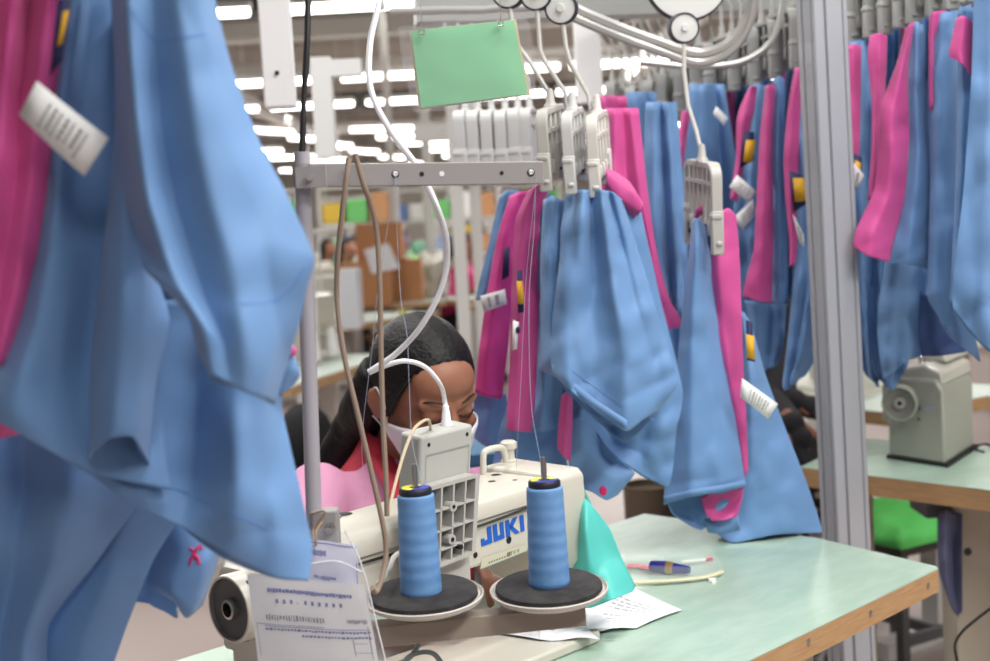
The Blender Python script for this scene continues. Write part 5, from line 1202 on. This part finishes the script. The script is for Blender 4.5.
# trousers, shoes, and the stool she sits on
bm = BM(); KR_, KL_ = W(-.68, .60, -.22), W(-.42, .60, -.22)
cap(bm, PEL-ls*.06-Vector((0, 0, .02)), PEL+ls*.06-Vector((0, 0, .02)), .125, .125)
for k_, s in ((KR_, 1), (KL_, -1)):
    ft = Vector((k_.x, k_.y, .08))+fw_*.05; cap(bm, PEL+ls*s*.085, k_, .085, .062); cap(bm, k_, ft, .062, .045)
obj('trousers', remesh(bm, .012, 4), DARKT, w_, angle=0)
for k_ in (KR_, KL_):
    bm = BM(); ft = Vector((k_.x, k_.y, .035))+fw_*.04; cap(bm, ft, ft+fw_*.14, .035, .033); obj('shoe', remesh(bm, .008, 3), BLACK, w_, angle=0)
# hair
bm = BM(); ball(bm, (0, -.018, .030), (.084, .106, .098), 56)
def hl(z, x):
    pts = [(-.09, -.04), (-.05, -.012), (-.02, .0), (.015, .022), (.045, .038), (.07, .062), (.092, .088), (.11, .2)]
    for (z0, y0_), (z1, y1_) in zip(pts, pts[1:]):
        if z <= z1: t_ = max(0, (z-z0)/(z1-z0)); return y0_+(y1_-y0_)*t_
    return .2
dl = [f for f in bm.faces if f.calc_center_median().y > hl(f.calc_center_median().z, 0) or f.calc_center_median().z < -.058]
bmesh.ops.delete(bm, geom=dl, context='FACES')
for v in bm.verts:
    a = math.atan2(v.co.x, v.co.z); v.co *= 1+.010*math.sin(a*26+v.co.y*30)*.5
    v.co = HM @ v.co
o = obj('hair', bm, HAIR, w_, angle=0); solid(o, .012, -1)
bm = BM(); hp_ = [HM @ Vector((.045, -.06, .02)), HM @ Vector((.055, -.085, -.04)), P(356, 425, 2.40), P(340, 448, 2.42), P(330, 466, 2.42), P(326, 488, 2.44)]
tube(bm, hp_, [.045, .045, .04, .034, .03, .018], 16, n=5)
tube(bm, [HM @ Vector((.02, -.09, -.02)), HM @ Vector((.03, -.10, -.08)), P(368, 440, 2.42), P(352, 470, 2.43)], .04, 16, n=5)
obj('ponytail', remesh(bm, .006, 6), HAIR, w_, parent=o, angle=0)
# a few strands over the temple
bm = BM()
for k in range(5): tube(bm, [HM @ Vector((.060+.002*k, .052-.006*k, .055)), HM @ Vector((.074, .040-.006*k, .02)), HM @ Vector((.0775, .030-.006*k, -.012-.004*k))], .0034, 6, n=5)
obj('hair_strands', bm, HAIR, w_, parent=o)
for s in (-1, 1):
    bm = BM(); tube(bm, [HM @ Vector((s*x_, y_, z_)) for x_, y_, z_ in ((.014, .0975, .0225), (.028, .094, .0275), (.044, .083, .027), (.053, .073, .020))], [.0016, .0028, .0024, .0012], 6, n=5, flat=.6); obj('eyebrow', bm, HAIR, w_)
    bm = BM(); tube(bm, [HM @ Vector((s*x_, y_, z_)) for x_, y_, z_ in ((.016, .0865, -.004), (.024, .0905, -.0088), (.034, .0905, -.0095), (.044, .083, -.0065), (.048, .079, -.003))], .0014, 6, n=5); obj('eyelashes', bm, HAIR, w_)
# mask, its pleats and ear loops
bm = BM(); Nu, Nv = 26, 10
def mk(u, v):
    a = u*math.radians(92); top = -.012-.026*abs(u)**1.5; bot = -.118+.040*abs(u)**1.6; z_ = top+(bot-top)*v
    yb = .100*abs(math.cos(a))**.9*(1 if math.cos(a) > 0 else -.6)
    nose = math.exp(-(u*3.2)**2)*(.020*(1-v)**.6*(1 if v < .6 else 1))
    x_ = .0745*math.sin(a)*(1-.22*v*v); y_ = .010+yb*(1-.26*v*v)+nose
    y_ += .0016*math.sin(v*PI*5)
    return HM @ Vector((x_, y_, z_))
g_ = [[bm.verts.new(mk(-1+2*i/Nu, j/Nv)) for j in range(Nv+1)] for i in range(Nu+1)]
for i in range(Nu):
    for j in range(Nv): bm.faces.new((g_[i][j], g_[i+1][j], g_[i+1][j+1], g_[i][j+1]))
mo = obj('face_mask', bm, MASKM, w_, angle=0); solid(mo, .0018, 1)
for s in (-1, 1):
    bm = BM(); tube(bm, [mk(s*.98, .05), HM @ Vector((s*.079, .012, -.012)), HM @ Vector((s*.086, -.010, .018)), HM @ Vector((s*.086, -.030, .0))], .0012, 6, n=5); tube(bm, [mk(s*.98, .95), HM @ Vector((s*.076, -.004, -.050)), HM @ Vector((s*.083, -.024, -.040))], .0012, 6, n=5)
    obj('ear_loop', bm, MASKM, w_, parent=mo)
def stool(x, y, h, seatm, label, rot=0, cat='stool', w=.32, name='stool'):
    t_ = thing(name, (x, y, 0), label, cat, rot=rot)
    bm = BM(); box(bm, (-w/2, -w/2, h-.04), (w/2, w/2, h)); bevel(obj('seat', bm, seatm, t_, local=True), .012, 3)
    for a in (-1, 1):
        for b in (-1, 1): bm = BM(); box(bm, (a*w*.42-.012, b*w*.42-.012, 0), (a*w*.42+.012, b*w*.42+.012, h-.04)); obj('leg', bm, DARKST, t_, local=True, smooth=False)
    bm = BM()
    for a in (-1, 1): box(bm, (a*w*.42-.01, -w*.42, .1), (a*w*.42+.01, w*.42, .125))
    for a in (-1, 1): box(bm, (-w*.42, a*w*.42-.01, .1), (w*.42, a*w*.42+.01, .125))
    obj('stretcher', bm, DARKST, t_, local=True, smooth=False)
    return t_
stool(PEL.x, PEL.y, .375, mat('wood_seat', (150, 110, 70), .6), 'wooden stool under the seated woman in pink', rot=ANG)

# ------------------------------------------------------------------ table and machine at the right
A0 = Vector((.686, 3.136, 0)); e1 = Vector((.65, -.76, 0)).normalized(); e2 = Vector((.56, .83, 0)).normalized()
bt = thing('sewing_table', tuple(A0+e1*.4+e2*.3), 'green topped table with a plywood edge behind the aluminium post at the right', 'table')
bm = BM(); pl = [A0, A0+e1*1.15, A0+e1*1.15+e2*.55, A0+e2*.42]; pl = [(p.x, p.y) for p in pl]
prism(bm, pl, .705, .7485, axis='z', mi=1); prism(bm, pl, .7485, .75, axis='z', mi=0); obj('tabletop', bm, [GREEN, PLY], bt, smooth=False)
PED = mat('pedestal_beige', (176, 168, 152), .6)
q = T(975, 500, .70); bm = BM(); box(bm, (q.x-.035, q.y+.03, 0), (q.x+.10, q.y+.13, .705)); obj('leg', bm, PED, bt, smooth=False)
bm = BM(); lathe(bm, [(0, 0), (.009, 0), (.008, .002), (0, .002)], Vector((q.x-.008, q.y+.03, .58)), Vector((0, -1, 0)), 14); obj('bolt', bm, DARKST, bt)
q2 = Vector((.85, 3.34, 0)); bm = BM(); box(bm, (q2.x-.03, q2.y-.1, 0), (q2.x+.03, q2.y, .705)); obj('leg', bm, PED, bt, smooth=False)
q = P(944, 508, 2.98); bm = BM(); box(bm, (q.x-.045, q.y-.02, .655), (q.x+.04, q.y+.10, .704)); obj('drawer_tray', bm, mat('tray_grey', (104, 106, 116), .5), bt)
cl = thing('blue_grey_rag', tuple(P(948, 560, 2.98)), 'crumpled blue grey cloth hanging under the right table', 'cloth')
panel('rag_sheet', cl, [[(938, 512, 0), (946, 510, 1.5), (954, 512, 0), (962, 514, 1)], [(938, 545, 0), (945, 545, 1.8), (953, 545, -1), (962, 545, 1)], [(940, 575, 0), (946, 580, 1.5), (953, 580, -1), (962, 580, 1)], [(950, 600, 0), (954, 612, 1), (957, 615, -.5), (962, 612, .6)]], 2.93, mat('rag_cloth', (92, 98, 128), .8), wr=.006, closed=.03)
cable('black_lead', [(994, 606, 2.6), (978, 618, 2.62), (962, 632, 2.64), (955, 645, 2.66), (957, 662, 2.68), (958, 690, 2.7)], .0028, BLACK, 'black lead looping in front of the beige table leg at the right')
M2 = thing('sewing_machine', (.99, 3.043, .75), 'grey sewing machine on the right table, seen from its round hand wheel end', 'sewing machine')
a1 = (Vector((.904, 3.188, 0))-Vector((.99, 3.043, 0))).normalized(); a2 = Vector((.55, .835, 0)).normalized()
MM = Matrix(((a1.x, a2.x, 0, .99), (a1.y, a2.y, 0, 3.043), (0, 0, 1, .75), (0, 0, 0, 1)))   # x: along the wheel end, y: away, z: up
GE = mat('grey_machine_enamel', (168, 168, 156), .34)
bm = BM(); prism(bm, [(0, .004), (.165, .004), (.165, .17), (.15, .195), (.02, .195), (0, .17)], 0, .26, axis='y', M4=MM); o = obj('body', bm, GE, M2); bevel(o, .008, 3)
bm = BM(); prism(bm, [(.004, .18), (.16, .18), (.155, .205), (.06, .225), (.01, .21)], .015, .27, axis='y', M4=MM); o = obj('top_cover', bm, CREAM, M2); bevel(o, .006, 3)
bm = BM(); prism(bm, [(.02, .222), (.10, .222), (.10, .242), (.03, .242)], .10, .48, axis='y', M4=MM); o = obj('arm', bm, CREAM, M2); bevel(o, .006, 3)
wcen = MM @ Vector((.115, -.002, .138)); wax = -(a2)
bm = BM(); lathe(bm, [(.03, -.005), (.04, 0), (.042, .008), (.041, .032), (.037, .034), (.034, .026), (.014, .022), (.013, .030), (.006, .031), (.005, .022), (0, .022)], wcen, wax, 36, mis=[0, 0, 0, 0, 1, 1, 1, 0, 0, 2, 2]); obj('hand_wheel', bm, [GE, mat('wheel_face', (140, 140, 130), .4), BLACK], M2)
bm = BM(); box(bm, (.165, .02, .08), (.19, .07, .17), M4=MM); bevel(obj('side_bracket', bm, GE, M2), .004)
bm = BM(); box(bm, (.066, -.0012, .122), (.078, 0, .134), M4=MM); obj('blue_square', bm, mat('logo_navy', (60, 66, 120), .5), M2, smooth=False)
bm = BM(); letters(bm, MM @ Vector((.056, -.0004, .124)), -a1, Vector((0, 0, 1)), .0095, -a2); obj('logo_lettering', bm, mat('logo_pale', (172, 180, 206), .5), M2, smooth=False)
bm = BM()
lathe(bm, [(0, 0), (.0035, 0), (.003, .001), (0, .001)], MM @ Vector((.071, -.0005, .102)), -a2, 10); obj('screw_hole', bm, BLACK, M2)
bm = BM(); lathe(bm, [(.006, 0), (.004, .004), (.007, .01), (.007, .018), (.004, .02), (0, .02)], MM @ Vector((.09, .08, .218)), Vector((0, 0, 1)), 14); obj('top_knob', bm, STEEL, M2)
bm = BM(); box(bm, (-.01, -.006, 0), (.17, .27, .008), M4=MM); obj('base_gasket', bm, BLACK, M2, smooth=False)
bm = BM(); tube(bm, [T(984, 452, .756), T(972, 448, .758), T(986, 444, .76), T(998, 450, .757)], .003, 6, n=6); single('black_wires', bm, BLACK, 'loose black wire beside the grey machine on the right table', 'wire')
# stool with the green cover
sq = P(905, 527, 3.9)
gs = thing('stool', (sq.x-.02, sq.y+.02, 0), 'metal stool with a bright green cushion, under the right table', 'stool', rot=.55)
hs = sq.z
for a, b in ((-1, -1), (1, -1), (-1, 1), (1, 1)): bm = BM(); box(bm, (a*.15-.013, b*.15-.013, 0), (a*.15+.013, b*.15+.013, hs-.02)); obj('leg', bm, mat('stool_grey', (96, 98, 100), .45, .4), gs, local=True, smooth=False)
bm = BM(); box(bm, (-.18, -.18, hs-.03), (.18, .18, hs+.01)); obj('seat_frame', bm, mat('stool_dark', (58, 50, 46), .5), gs, local=True, smooth=False)
bm = BM()
for a in (-1, 1): box(bm, (-.15, a*.15-.01, .12), (.15, a*.15+.01, .15)); 
box(bm, (-.01, -.15, .12), (.01, .15, .15)); obj('foot_rail', bm, mat('stool_grey', (96, 98, 100), .45, .4), gs, local=True, smooth=False)
bm = BM(); bmesh.ops.create_grid(bm, x_segments=24, y_segments=24, size=.19)
for v in bm.verts: e_ = max(abs(v.co.x), abs(v.co.y))/.19; v.co.z = hs+.012+.045*(1-e_**4)+.018*noise.noise(v.co*14)
r_ = bmesh.ops.extrude_edge_only(bm, edges=[e for e in bm.edges if e.is_boundary])
for v in [x for x in r_['geom'] if isinstance(x, bmesh.types.BMVert)]: v.co.z = hs-.005
o = obj('green_cushion', bm, mat('bright_green', (92, 200, 96), .7), gs, local=True, angle=0)
bc = thing('storage_box', tuple(P(790, 500, 3.6).xy)+(0,), 'black and yellow patterned box behind the front table edge, left of the aluminium post', 'box')
PAT = mat('floral_print', (36, 34, 36), .8); nt = PAT.node_tree; vo = nt.nodes.new('ShaderNodeTexVoronoi'); vo.inputs['Scale'].default_value = 26; tc = nt.nodes.new('ShaderNodeTexCoord'); rp = nt.nodes.new('ShaderNodeValToRGB')
for p_, c_ in ((0, (220, 170, 50)), (.22, (190, 190, 180)), (.3, (40, 38, 40)), (.6, (30, 30, 32))):
    e_ = rp.color_ramp.elements.new(p_) if p_ not in (0,) else rp.color_ramp.elements[0]; e_.position = p_; e_.color = lin(c_)+(1,)
nt.links.new(tc.outputs['Object'], vo.inputs['Vector']); nt.links.new(vo.outputs['Distance'], rp.inputs[0]); nt.links.new(rp.outputs[0], nt.nodes['Principled BSDF'].inputs['Base Color'])
q = P(812, 505, 3.55); bm = BM(); box(bm, (q.x-.12, q.y-.08, 0), (q.x+.12, q.y+.12, .62)); bevel(obj('box_body', bm, PAT, bc), .01); bm = BM(); box(bm, (q.x-.125, q.y-.085, .60), (q.x+.125, q.y+.125, .635)); obj('box_lid', bm, PAT, bc)
q = P(652, 520, 4.2); bm = BM(); lathe(bm, [(.06, 0), (.075, .02), (.085, .5), (.088, .52), (.08, .52), (.078, .5), (0, .49)], Vector((q.x, q.y, 0)), Vector((0, 0, 1)), 28); single('round_bin', bm, mat('bin_brown', (96, 80, 64), .6), 'brown round bin on the floor seen between the trouser hems', 'bin')

# ------------------------------------------------------------------ people in the blurred hall
def worker(x, y, ang, h, shirt, label, group=None, reach=.3, cache={}, z=0, hairm=None, skinm=None):
    key = 'b'
    if key not in cache:
        bm = BM(); ball(bm, (0, .03, 1.14), (.075, .09, .11), 16); cap(bm, (0, 0, 1.05), (0, 0, .98), .045, .05)
        cap(bm, (-.15, 0, .93), (.15, 0, .93), .045, .045); cap(bm, (0, 0, .9), (0, -.05, .6), .1, .11)
        for s in (-1, 1):
            cap(bm, (s*.17, 0, .92), (s*.22, .1, .72), .045, .036); cap(bm, (s*.22, .1, .72), (s*.1, .36, .80), .034, .024); ball(bm, (s*.09, .42, .80), (.03, .05, .018), 10)
        ball(bm, (0, .12, 1.13), (.014, .016, .02), 8)
        b_ = obj('body', remesh(bm, .016, 3), SKIN, None, angle=0)
        bm = BM(); cap(bm, (-.15, 0, .92), (.15, 0, .92), .062, .062); cap(bm, (0, 0, .88), (0, -.05, .58), .135, .15)
        for s in (-1, 1): cap(bm, (s*.17, 0, .91), (s*.22, .1, .72), .064, .052)
        s_ = obj('shirt', remesh(bm, .018, 3), SHIRT, None, angle=0)
        bm = BM(); ball(bm, (0, -.005, 1.165), (.088, .098, .108), 18); bmesh.ops.delete(bm, geom=[f for f in bm.faces if f.calc_center_median().y > .045 and f.calc_center_median().z < 1.215], context='FACES')
        ball(bm, (0, -.1, 1.08), (.05, .05, .09), 12); hr = obj('hair', bm, HAIR, None, angle=0)
        bm = BM()
        for s in (-1, 1): cap(bm, (s*.09, -.05, .52), (s*.11, .36, .5), .085, .062); cap(bm, (s*.11, .36, .5), (s*.11, .34, .06), .062, .045); cap(bm, (s*.11, .33, .04), (s*.11, .44, .035), .04, .034)
        tr = obj('trousers', remesh(bm, .018, 3), DARKT, None, angle=0)
        bm = BM(); box(bm, (-.17, -.22, .38), (.17, .12, .43)); 
        for a in (-.14, .12):
            for b in (-.19, .08): box(bm, (a, b, 0), (a+.02, b+.02, .38))
        st = obj('seat', bm, mat('wood_seat', (150, 110, 70), .6), None, smooth=False)
        cache[key] = (b_, s_, hr, tr, st); first = True
    else: first = False
    r = thing('person', (x, y, z), label, 'person', group, rot=ang); r.scale = (h, h, h)
    stl = thing('stool', (x, y, z), 'wooden stool under ' + label.split(' sitting')[0].replace('person', 'the person'), 'stool', 'stools of the far workers', rot=ang); stl.scale = (h, h, h)
    for i, o in enumerate(cache[key]):
        c_ = o if first else o.copy()
        if not first: COL.objects.link(c_)
        c_.parent = stl if i == 4 else r
        if i == 1:
            me = c_.data.copy(); me.materials[0] = shirt; c_.data = me
        if i == 0 and skinm: me = c_.data.copy(); me.materials[0] = skinm; c_.data = me
    return r
BW = {}
def far_machine(x, y, z, ang, label, group):
    t_ = None
    if 'm' not in BW:
        t_ = thing('sewing_machine', (x, y, z), label, 'sewing machine', group, rot=ang); BW['m'] = t_
        bm = BM(); prism(bm, [(-.25, .0), (-.12, 0), (-.12, .16), (.2, .16), (.22, .1), (.28, .1), (.28, .29), (.24, .31), (-.22, .31), (-.25, .28)], -.06, .06, axis='y'); bevel(obj('arm', bm, CREAM, t_, local=True), .015, 2)
        bm = BM(); box(bm, (-.27, -.09, 0), (.29, .09, .02)); obj('bed', bm, CREAM, t_, local=True, smooth=False)
        bm = BM(); lathe(bm, [(.05, 0), (.055, .01), (.055, .035), (0, .03)], (-.25, 0, .22), (-1, 0, 0), 20); obj('hand_wheel', bm, GE, t_, local=True)
        bm = BM(); tube(bm, [(-.1, -.12, 0), (-.1, -.12, .62)], .009, 8); tube(bm, [(-.2, -.12, .6), (.12, -.12, .6)], .009, 8); obj('thread_pole', bm, BEAM, t_, local=True)
        for s in (-.16, .06): bm = BM(); lathe(bm, [(.03, 0), (.016, .13), (0, .13)], (s, -.12, .02), (0, 0, 1), 14); obj('thread_cone', bm, WHITE, t_, local=True)
    else:
        t_ = copy_tree(BW['m']); t_.matrix_world = Matrix.Translation((x, y, z)) @ Matrix.Rotation(ang, 4, 'Z'); t_['label'] = label; t_['group'] = group
    return t_
def far_table(x, y, ang, label, group):
    if 't' not in BW:
        t_ = thing('worktable', (x, y, 0), label, 'table', group, rot=ang); BW['t'] = t_
        bm = BM(); box(bm, (-.62, -.32, .71), (.62, .32, .748), 1); box(bm, (-.62, -.32, .748), (.62, .32, .75), 0); obj('tabletop', bm, [mat('far_laminate', (206, 218, 208), .4), PLY], t_, local=True, smooth=False)
        for s in (-.5, .5): bm = BM(); box(bm, (s-.03, -.04, .05), (s+.03, .04, .71)); box(bm, (s-.03, -.28, 0), (s+.03, .28, .05)); obj('leg', bm, BEAM, t_, local=True, smooth=False)
    else:
        t_ = copy_tree(BW['t']); t_.matrix_world = Matrix.Translation((x, y, 0)) @ Matrix.Rotation(ang, 4, 'Z'); t_['label'] = label; t_['group'] = group
    return t_
SH = {k: mat(k+'_shirt', c_, .8) for k, c_ in dict(green=(104, 190, 96), mint=(130, 206, 160), maroon=(120, 40, 60), white=(226, 226, 224), magenta=(206, 50, 120), grey=(120, 122, 128), orange=(220, 130, 60), blue=(70, 110, 180), black=(34, 32, 36)).items()}
rnd = random.Random(11)
LOOK = 'white sewing machine on a far table in the blurred hall'
# two nearest rows seen past the grey post
far_table(-.95, 6.08, 1.29, 'pale worktable with a tan edge, nearest behind the seated woman', 'far worktables')
far_machine(-.90, 6.4, .75, 1.29, 'white sewing machine nearest behind the grey thread post', 'far sewing machines')
far_table(-.98, 9.25, 1.0, 'long pale worktable with a tan edge behind the head of the seated woman', 'far worktables')
far_machine(-1.15, 9.0, .75, 1.0, 'white sewing machine on the long pale table behind the woman', 'far sewing machines')
far_table(.4, 10.6, 1.0, 'pale worktable behind the pink strips', 'far worktables')
far_table(-1.0, 11.2, 0.0, 'pale worktable under the tan cardboard boxes', 'far worktables')
k_ = 0
cols_ = ['green', 'mint', 'maroon', 'white', 'grey', 'magenta', 'blue', 'orange', 'green', 'grey', 'maroon', 'white', 'mint', 'black', 'magenta', 'blue', 'white', 'green', 'grey', 'orange', 'maroon', 'mint', 'white', 'blue']
spots = []
for r_i, y in enumerate((7.3, 11.6, 13.6, 15.8, 18.4, 21.4, 25, 29.5)):
    for x in ([-2.0] if y < 8 else [-.29*y*.62, -.22*y*.62, -.14*y*.62, -.06*y*.7, .02*y] if y < 20 else [-.2*y, -.15*y, -.1*y, -.05*y, 0]):
        spots.append((x+rnd.uniform(-.12, .12), y+rnd.uniform(-.3, .3)))
for (x, y) in spots:
    far_table(x, y, .95, 'pale worktable among the rows in the blurred hall', 'worktables in the hall rows')
    far_machine(x+.05, y, .75, .95, LOOK, 'sewing machines in the hall rows')
    c_ = cols_[k_ % len(cols_)]
    if k_ % 4 != 3: worker(x-.42, y+.36, .95+PI+.2*rnd.uniform(-1, 1), 1.0, SH[c_], 'person in %s %s shirt sitting at a machine in the blurred hall' % ('an' if c_ == 'orange' else 'a', c_), 'workers in %s in the hall' % c_)
    k_ += 1
# right part of the hall
for x, y in ((2.7, 6.6), (3.4, 8.6), (1.6, 8.8), (2.3, 11.5), (4.4, 12)):
    far_table(x, y, -.8, 'pale worktable seen low behind the right garments', 'worktables behind the right rack'); far_machine(x, y, .75, -.8, 'white sewing machine low behind the right garments', 'sewing machines behind the right rack')
# cardboard boxes and white papers
CARD = mat('cardboard', (184, 130, 88), .8)
for i, (px, py, d, sz, lab) in enumerate(((366, 262, 11.0, .40, 'tan cardboard box left of the tan cord among the far tables'), (397, 255, 11.3, .40, 'tan cardboard box behind the white cable among the far tables'), (380, 235, 11.2, .36, 'upper tan cardboard box in the blurred pile'))):
    p = P(px, py, d); bm = BM(); box(bm, (p.x-sz/2, p.y-sz/2, .75 if i < 2 else 1.092), (p.x+sz/2, p.y+sz/2, (.75 if i < 2 else 1.092)+sz*.85)); b_ = single('cardboard_box', bm, CARD, lab, 'box', smooth=False)
bm = sheet([(364, 250), (388, 243), (400, 268), (372, 274)], 10.78, bulge=.01); single('paper_notice', bm, PAPER, 'white paper propped against the far cardboard boxes', 'paper')
p = P(350, 285, 8.5); bm = BM(); box(bm, (p.x-.06, p.y-.15, .75), (p.x+.06, p.y+.15, p.z+.1)); single('white_case', bm, mat('case_white', (205, 208, 214), .5), 'white upright case on the table left of the tan cords', 'case', smooth=False)
bm = BM(); p = T(403, 318, .75); lathe(bm, [(.03, 0), (.02, .05), (0, .06)], p, Vector((0, 0, 1)), 12); single('yellow_spool', bm, mat('spool_yellow', (200, 200, 60), .6), 'small yellow spool on the far table left of the white cable', 'spool')
# tall racks of cloth bundles further down the hall
rc = random.Random(21); BC = [mat('bundle_%s' % n_, c_, .85) for n_, c_ in (('green', (110, 190, 110)), ('mint', (150, 210, 180)), ('white', (225, 225, 222)), ('pink', (206, 80, 140)), ('dark', (44, 42, 46)), ('blue', (96, 130, 190)), ('yellow', (214, 180, 70)), ('tan', (190, 140, 100)))]
for i, (x, y) in enumerate(((-2.7, 17), (-1.55, 16.5), (-1.0, 19.5), (-3.4, 20.5), (-.35, 17.5), (-2.2, 22.5), (.6, 20))):
    t_ = thing('storage_rack', (x, y, 0), '%s of the blurred tall racks of coloured bundles beyond the far tables, from the left' % ORD[i].capitalize(), 'rack', 'bundle racks in the hall', rot=rc.uniform(-.3, .3))
    bm = BM()
    for a in (-.45, .43):
        for b in (-.2, .18): box(bm, (a, b, 0), (a+.03, b+.03, 1.9))
    for z_ in (.5, .95, 1.4, 1.85): box(bm, (-.45, -.2, z_), (.46, .21, z_+.03))
    obj('frame', bm, BEAM, t_, local=True, smooth=False)
    for z_ in (.98, 1.43):
        for k in range(3):
            h_ = rc.uniform(.16, .36); bm = BM(); box(bm, (-.42+.29*k, -.17, z_), (-.17+.29*k, .16, z_+h_)); bevel(obj('bundle', bm, BC[rc.randrange(8)], t_, local=True), .03, 2)
# pale metal posts in the hall
for i, (px, w__, d, lab) in enumerate(((460, .055, 6.0, 'left one of two pale metal posts beside the pink strips'), (432, .09, 14, 'distant pale pillar right of the white cable'), (396, .06, 12, 'thin distant post behind the white cable'), (478, .05, 6.3, 'right one of two pale metal posts beside the pink strips'))):
    p = P(px, 250, d); bm = BM(); box(bm, (p.x-w__/2, p.y-w__/2, 0), (p.x+w__/2, p.y+w__/2, 2.3 if i in (0, 3) else 4.2)); single('hall_post', bm, BEAM, lab, 'post', smooth=False)
bm = BM(); p = P(470, 130, 6.1); box(bm, (p.x-.25, p.y, 1.72), (p.x+.9, p.y+.05, 1.80)); single('hall_crossbar', bm, BEAM, 'pale crossbar joining the two posts behind the empty hangers', 'bar', smooth=False)
# person at the right behind the rack, black sleeves and gloves
pr = thing('person', tuple(P(745, 470, 4.0).xy)+(0,), 'person in black sleeves and fingerless gloves left of the aluminium post', 'person')
bm = BM(); q = P(748, 330, 4.0); cap(bm, q, q+Vector((0, 0, -.35)), .11, .12); cap(bm, q+Vector((-.14, 0, .04)), q+Vector((.14, 0, .04)), .05, .05); ball(bm, q+Vector((0, -.02, .25)), (.08, .09, .11), 18); cap(bm, q+Vector((0, 0, .05)), q+Vector((0, 0, .15)), .045, .045)
e_, h_ = P(768, 400, 3.8), P(792, 424, 3.62); cap(bm, q+Vector((.15, 0, .0)), e_, .045, .036); cap(bm, e_, h_, .034, .024); hand(bm, h_, P(812, 458, 3.58), Vector((0, -.5, 1)), 1)
e2_, h2_ = P(772, 392, 3.9), P(795, 401, 3.8); cap(bm, q+Vector((.1, 0, .0)), e2_, .04, .034); cap(bm, e2_, h2_, .032, .024); hand(bm, h2_, P(822, 412, 3.78), Vector((0, -.6, 1)), 1)
obj('body', remesh(bm, .0055, 3), SKIN, pr, angle=0)
bm = BM(); cap(bm, q, q+Vector((0, 0, -.38)), .13, .14); cap(bm, q+Vector((-.14, 0, .03)), q+Vector((.14, 0, .03)), .065, .065); cap(bm, q+Vector((.15, 0, 0)), e_, .06, .048); cap(bm, e_, h_, .046, .036); cap(bm, q+Vector((.1, 0, 0)), e2_, .055, .045); cap(bm, e2_, h2_, .042, .034)
for a_, b_ in ((h_, P(812, 458, 3.58)), (h2_, P(822, 412, 3.78))):
    dd = (b_-a_).normalized(); ball(bm, a_+dd*.045, (.034, .034, .034), 12); 
    sd = dd.cross(Vector((0, -.5, 1))).normalized()
    for k in (-.028, -.009, .010, .028): cap(bm, a_+dd*.06+sd*k, a_+dd*.105+sd*k-Vector((0, 0, .008)), .0115, .0105)
obj('black_top', remesh(bm, .006, 2), SH['black'], pr, angle=0)
bm = BM(); cap(bm, q+Vector((-.08, 0, -.42)), Vector((q.x-.1, q.y-.4, .5)), .09, .07); cap(bm, q+Vector((.08, 0, -.42)), Vector((q.x+.1, q.y-.4, .5)), .09, .07)
for s in (-.1, .1): cap(bm, (q.x+s, q.y-.4, .5), (q.x+s, q.y-.36, .06), .065, .045); cap(bm, (q.x+s, q.y-.36, .04), (q.x+s, q.y-.48, .036), .04, .035)
obj('trousers', remesh(bm, .014, 3), DARKT, pr, angle=0)
bm = BM(); ball(bm, q+Vector((0, .0, .275)), (.092, .1, .105), 18); obj('hair', bm, HAIR, pr, angle=0)
far_table(1.02, 4.55, 2.2, 'worktable in front of the person with black sleeves', 'far worktables'); far_machine(1.02, 4.5, .75, 2.2, 'white sewing machine left of the aluminium post behind the garments', 'far sewing machines')
# dark chair back behind the thread post
ch = thing('office_chair', (-.66, 4.6, 0), 'dark round backed chair half hidden behind the grey thread post', 'chair', rot=.4)
bm = BM(); ball(bm, (0, 0, .66), (.10, .035, .12), 20); obj('backrest', bm, BLACK, ch, local=True); bm = BM(); box(bm, (-.2, -.38, .42), (.2, .02, .48)); bevel(obj('seat', bm, BLACK, ch, local=True), .02, 2)
bm = BM(); tube(bm, [(0, .02, .62), (0, .05, .5), (0, -.1, .42)], .015, 8, n=3); obj('back_bar', bm, DARKST, ch, local=True); bm = BM(); tube(bm, [(0, -.18, .42), (0, -.18, .04)], .025, 10)
for k in range(5): a = 2*PI*k/5; tube(bm, [(0, -.18, .06), (.24*math.cos(a), -.18+.24*math.sin(a), .03)], .015, 8)
obj('base', bm, DARKST, ch, local=True)

q = P(484, 447, 3.0)
bm = BM(); box(bm, (q.x-.05, q.y-.1, .0), (q.x+.12, q.y+.12, q.z)); box(bm, (q.x-.058, q.y-.108, q.z-.02), (q.x+.128, q.y+.128, q.z+.002)); bmesh.ops.recalc_face_normals(bm, faces=bm.faces[:]); single('blue_bin', bm, mat('bin_blue', (70, 120, 160), .5), 'tall blue bin standing right of the seated woman', 'bin', smooth=False)
# ------------------------------------------------------------------ view
SC.view_settings.view_transform = 'Standard'; SC.view_settings.look = 'None'; SC.view_settings.gamma = 1; SC.view_settings.use_curve_mapping = False
SC.view_settings.exposure = -.33
SC.cycles.use_denoising = True
SC.cycles.max_bounces = 6; SC.cycles.diffuse_bounces = 3; SC.cycles.glossy_bounces = 3; SC.cycles.transparent_max_bounces = 12
SC.cycles.sample_clamp_indirect = 6
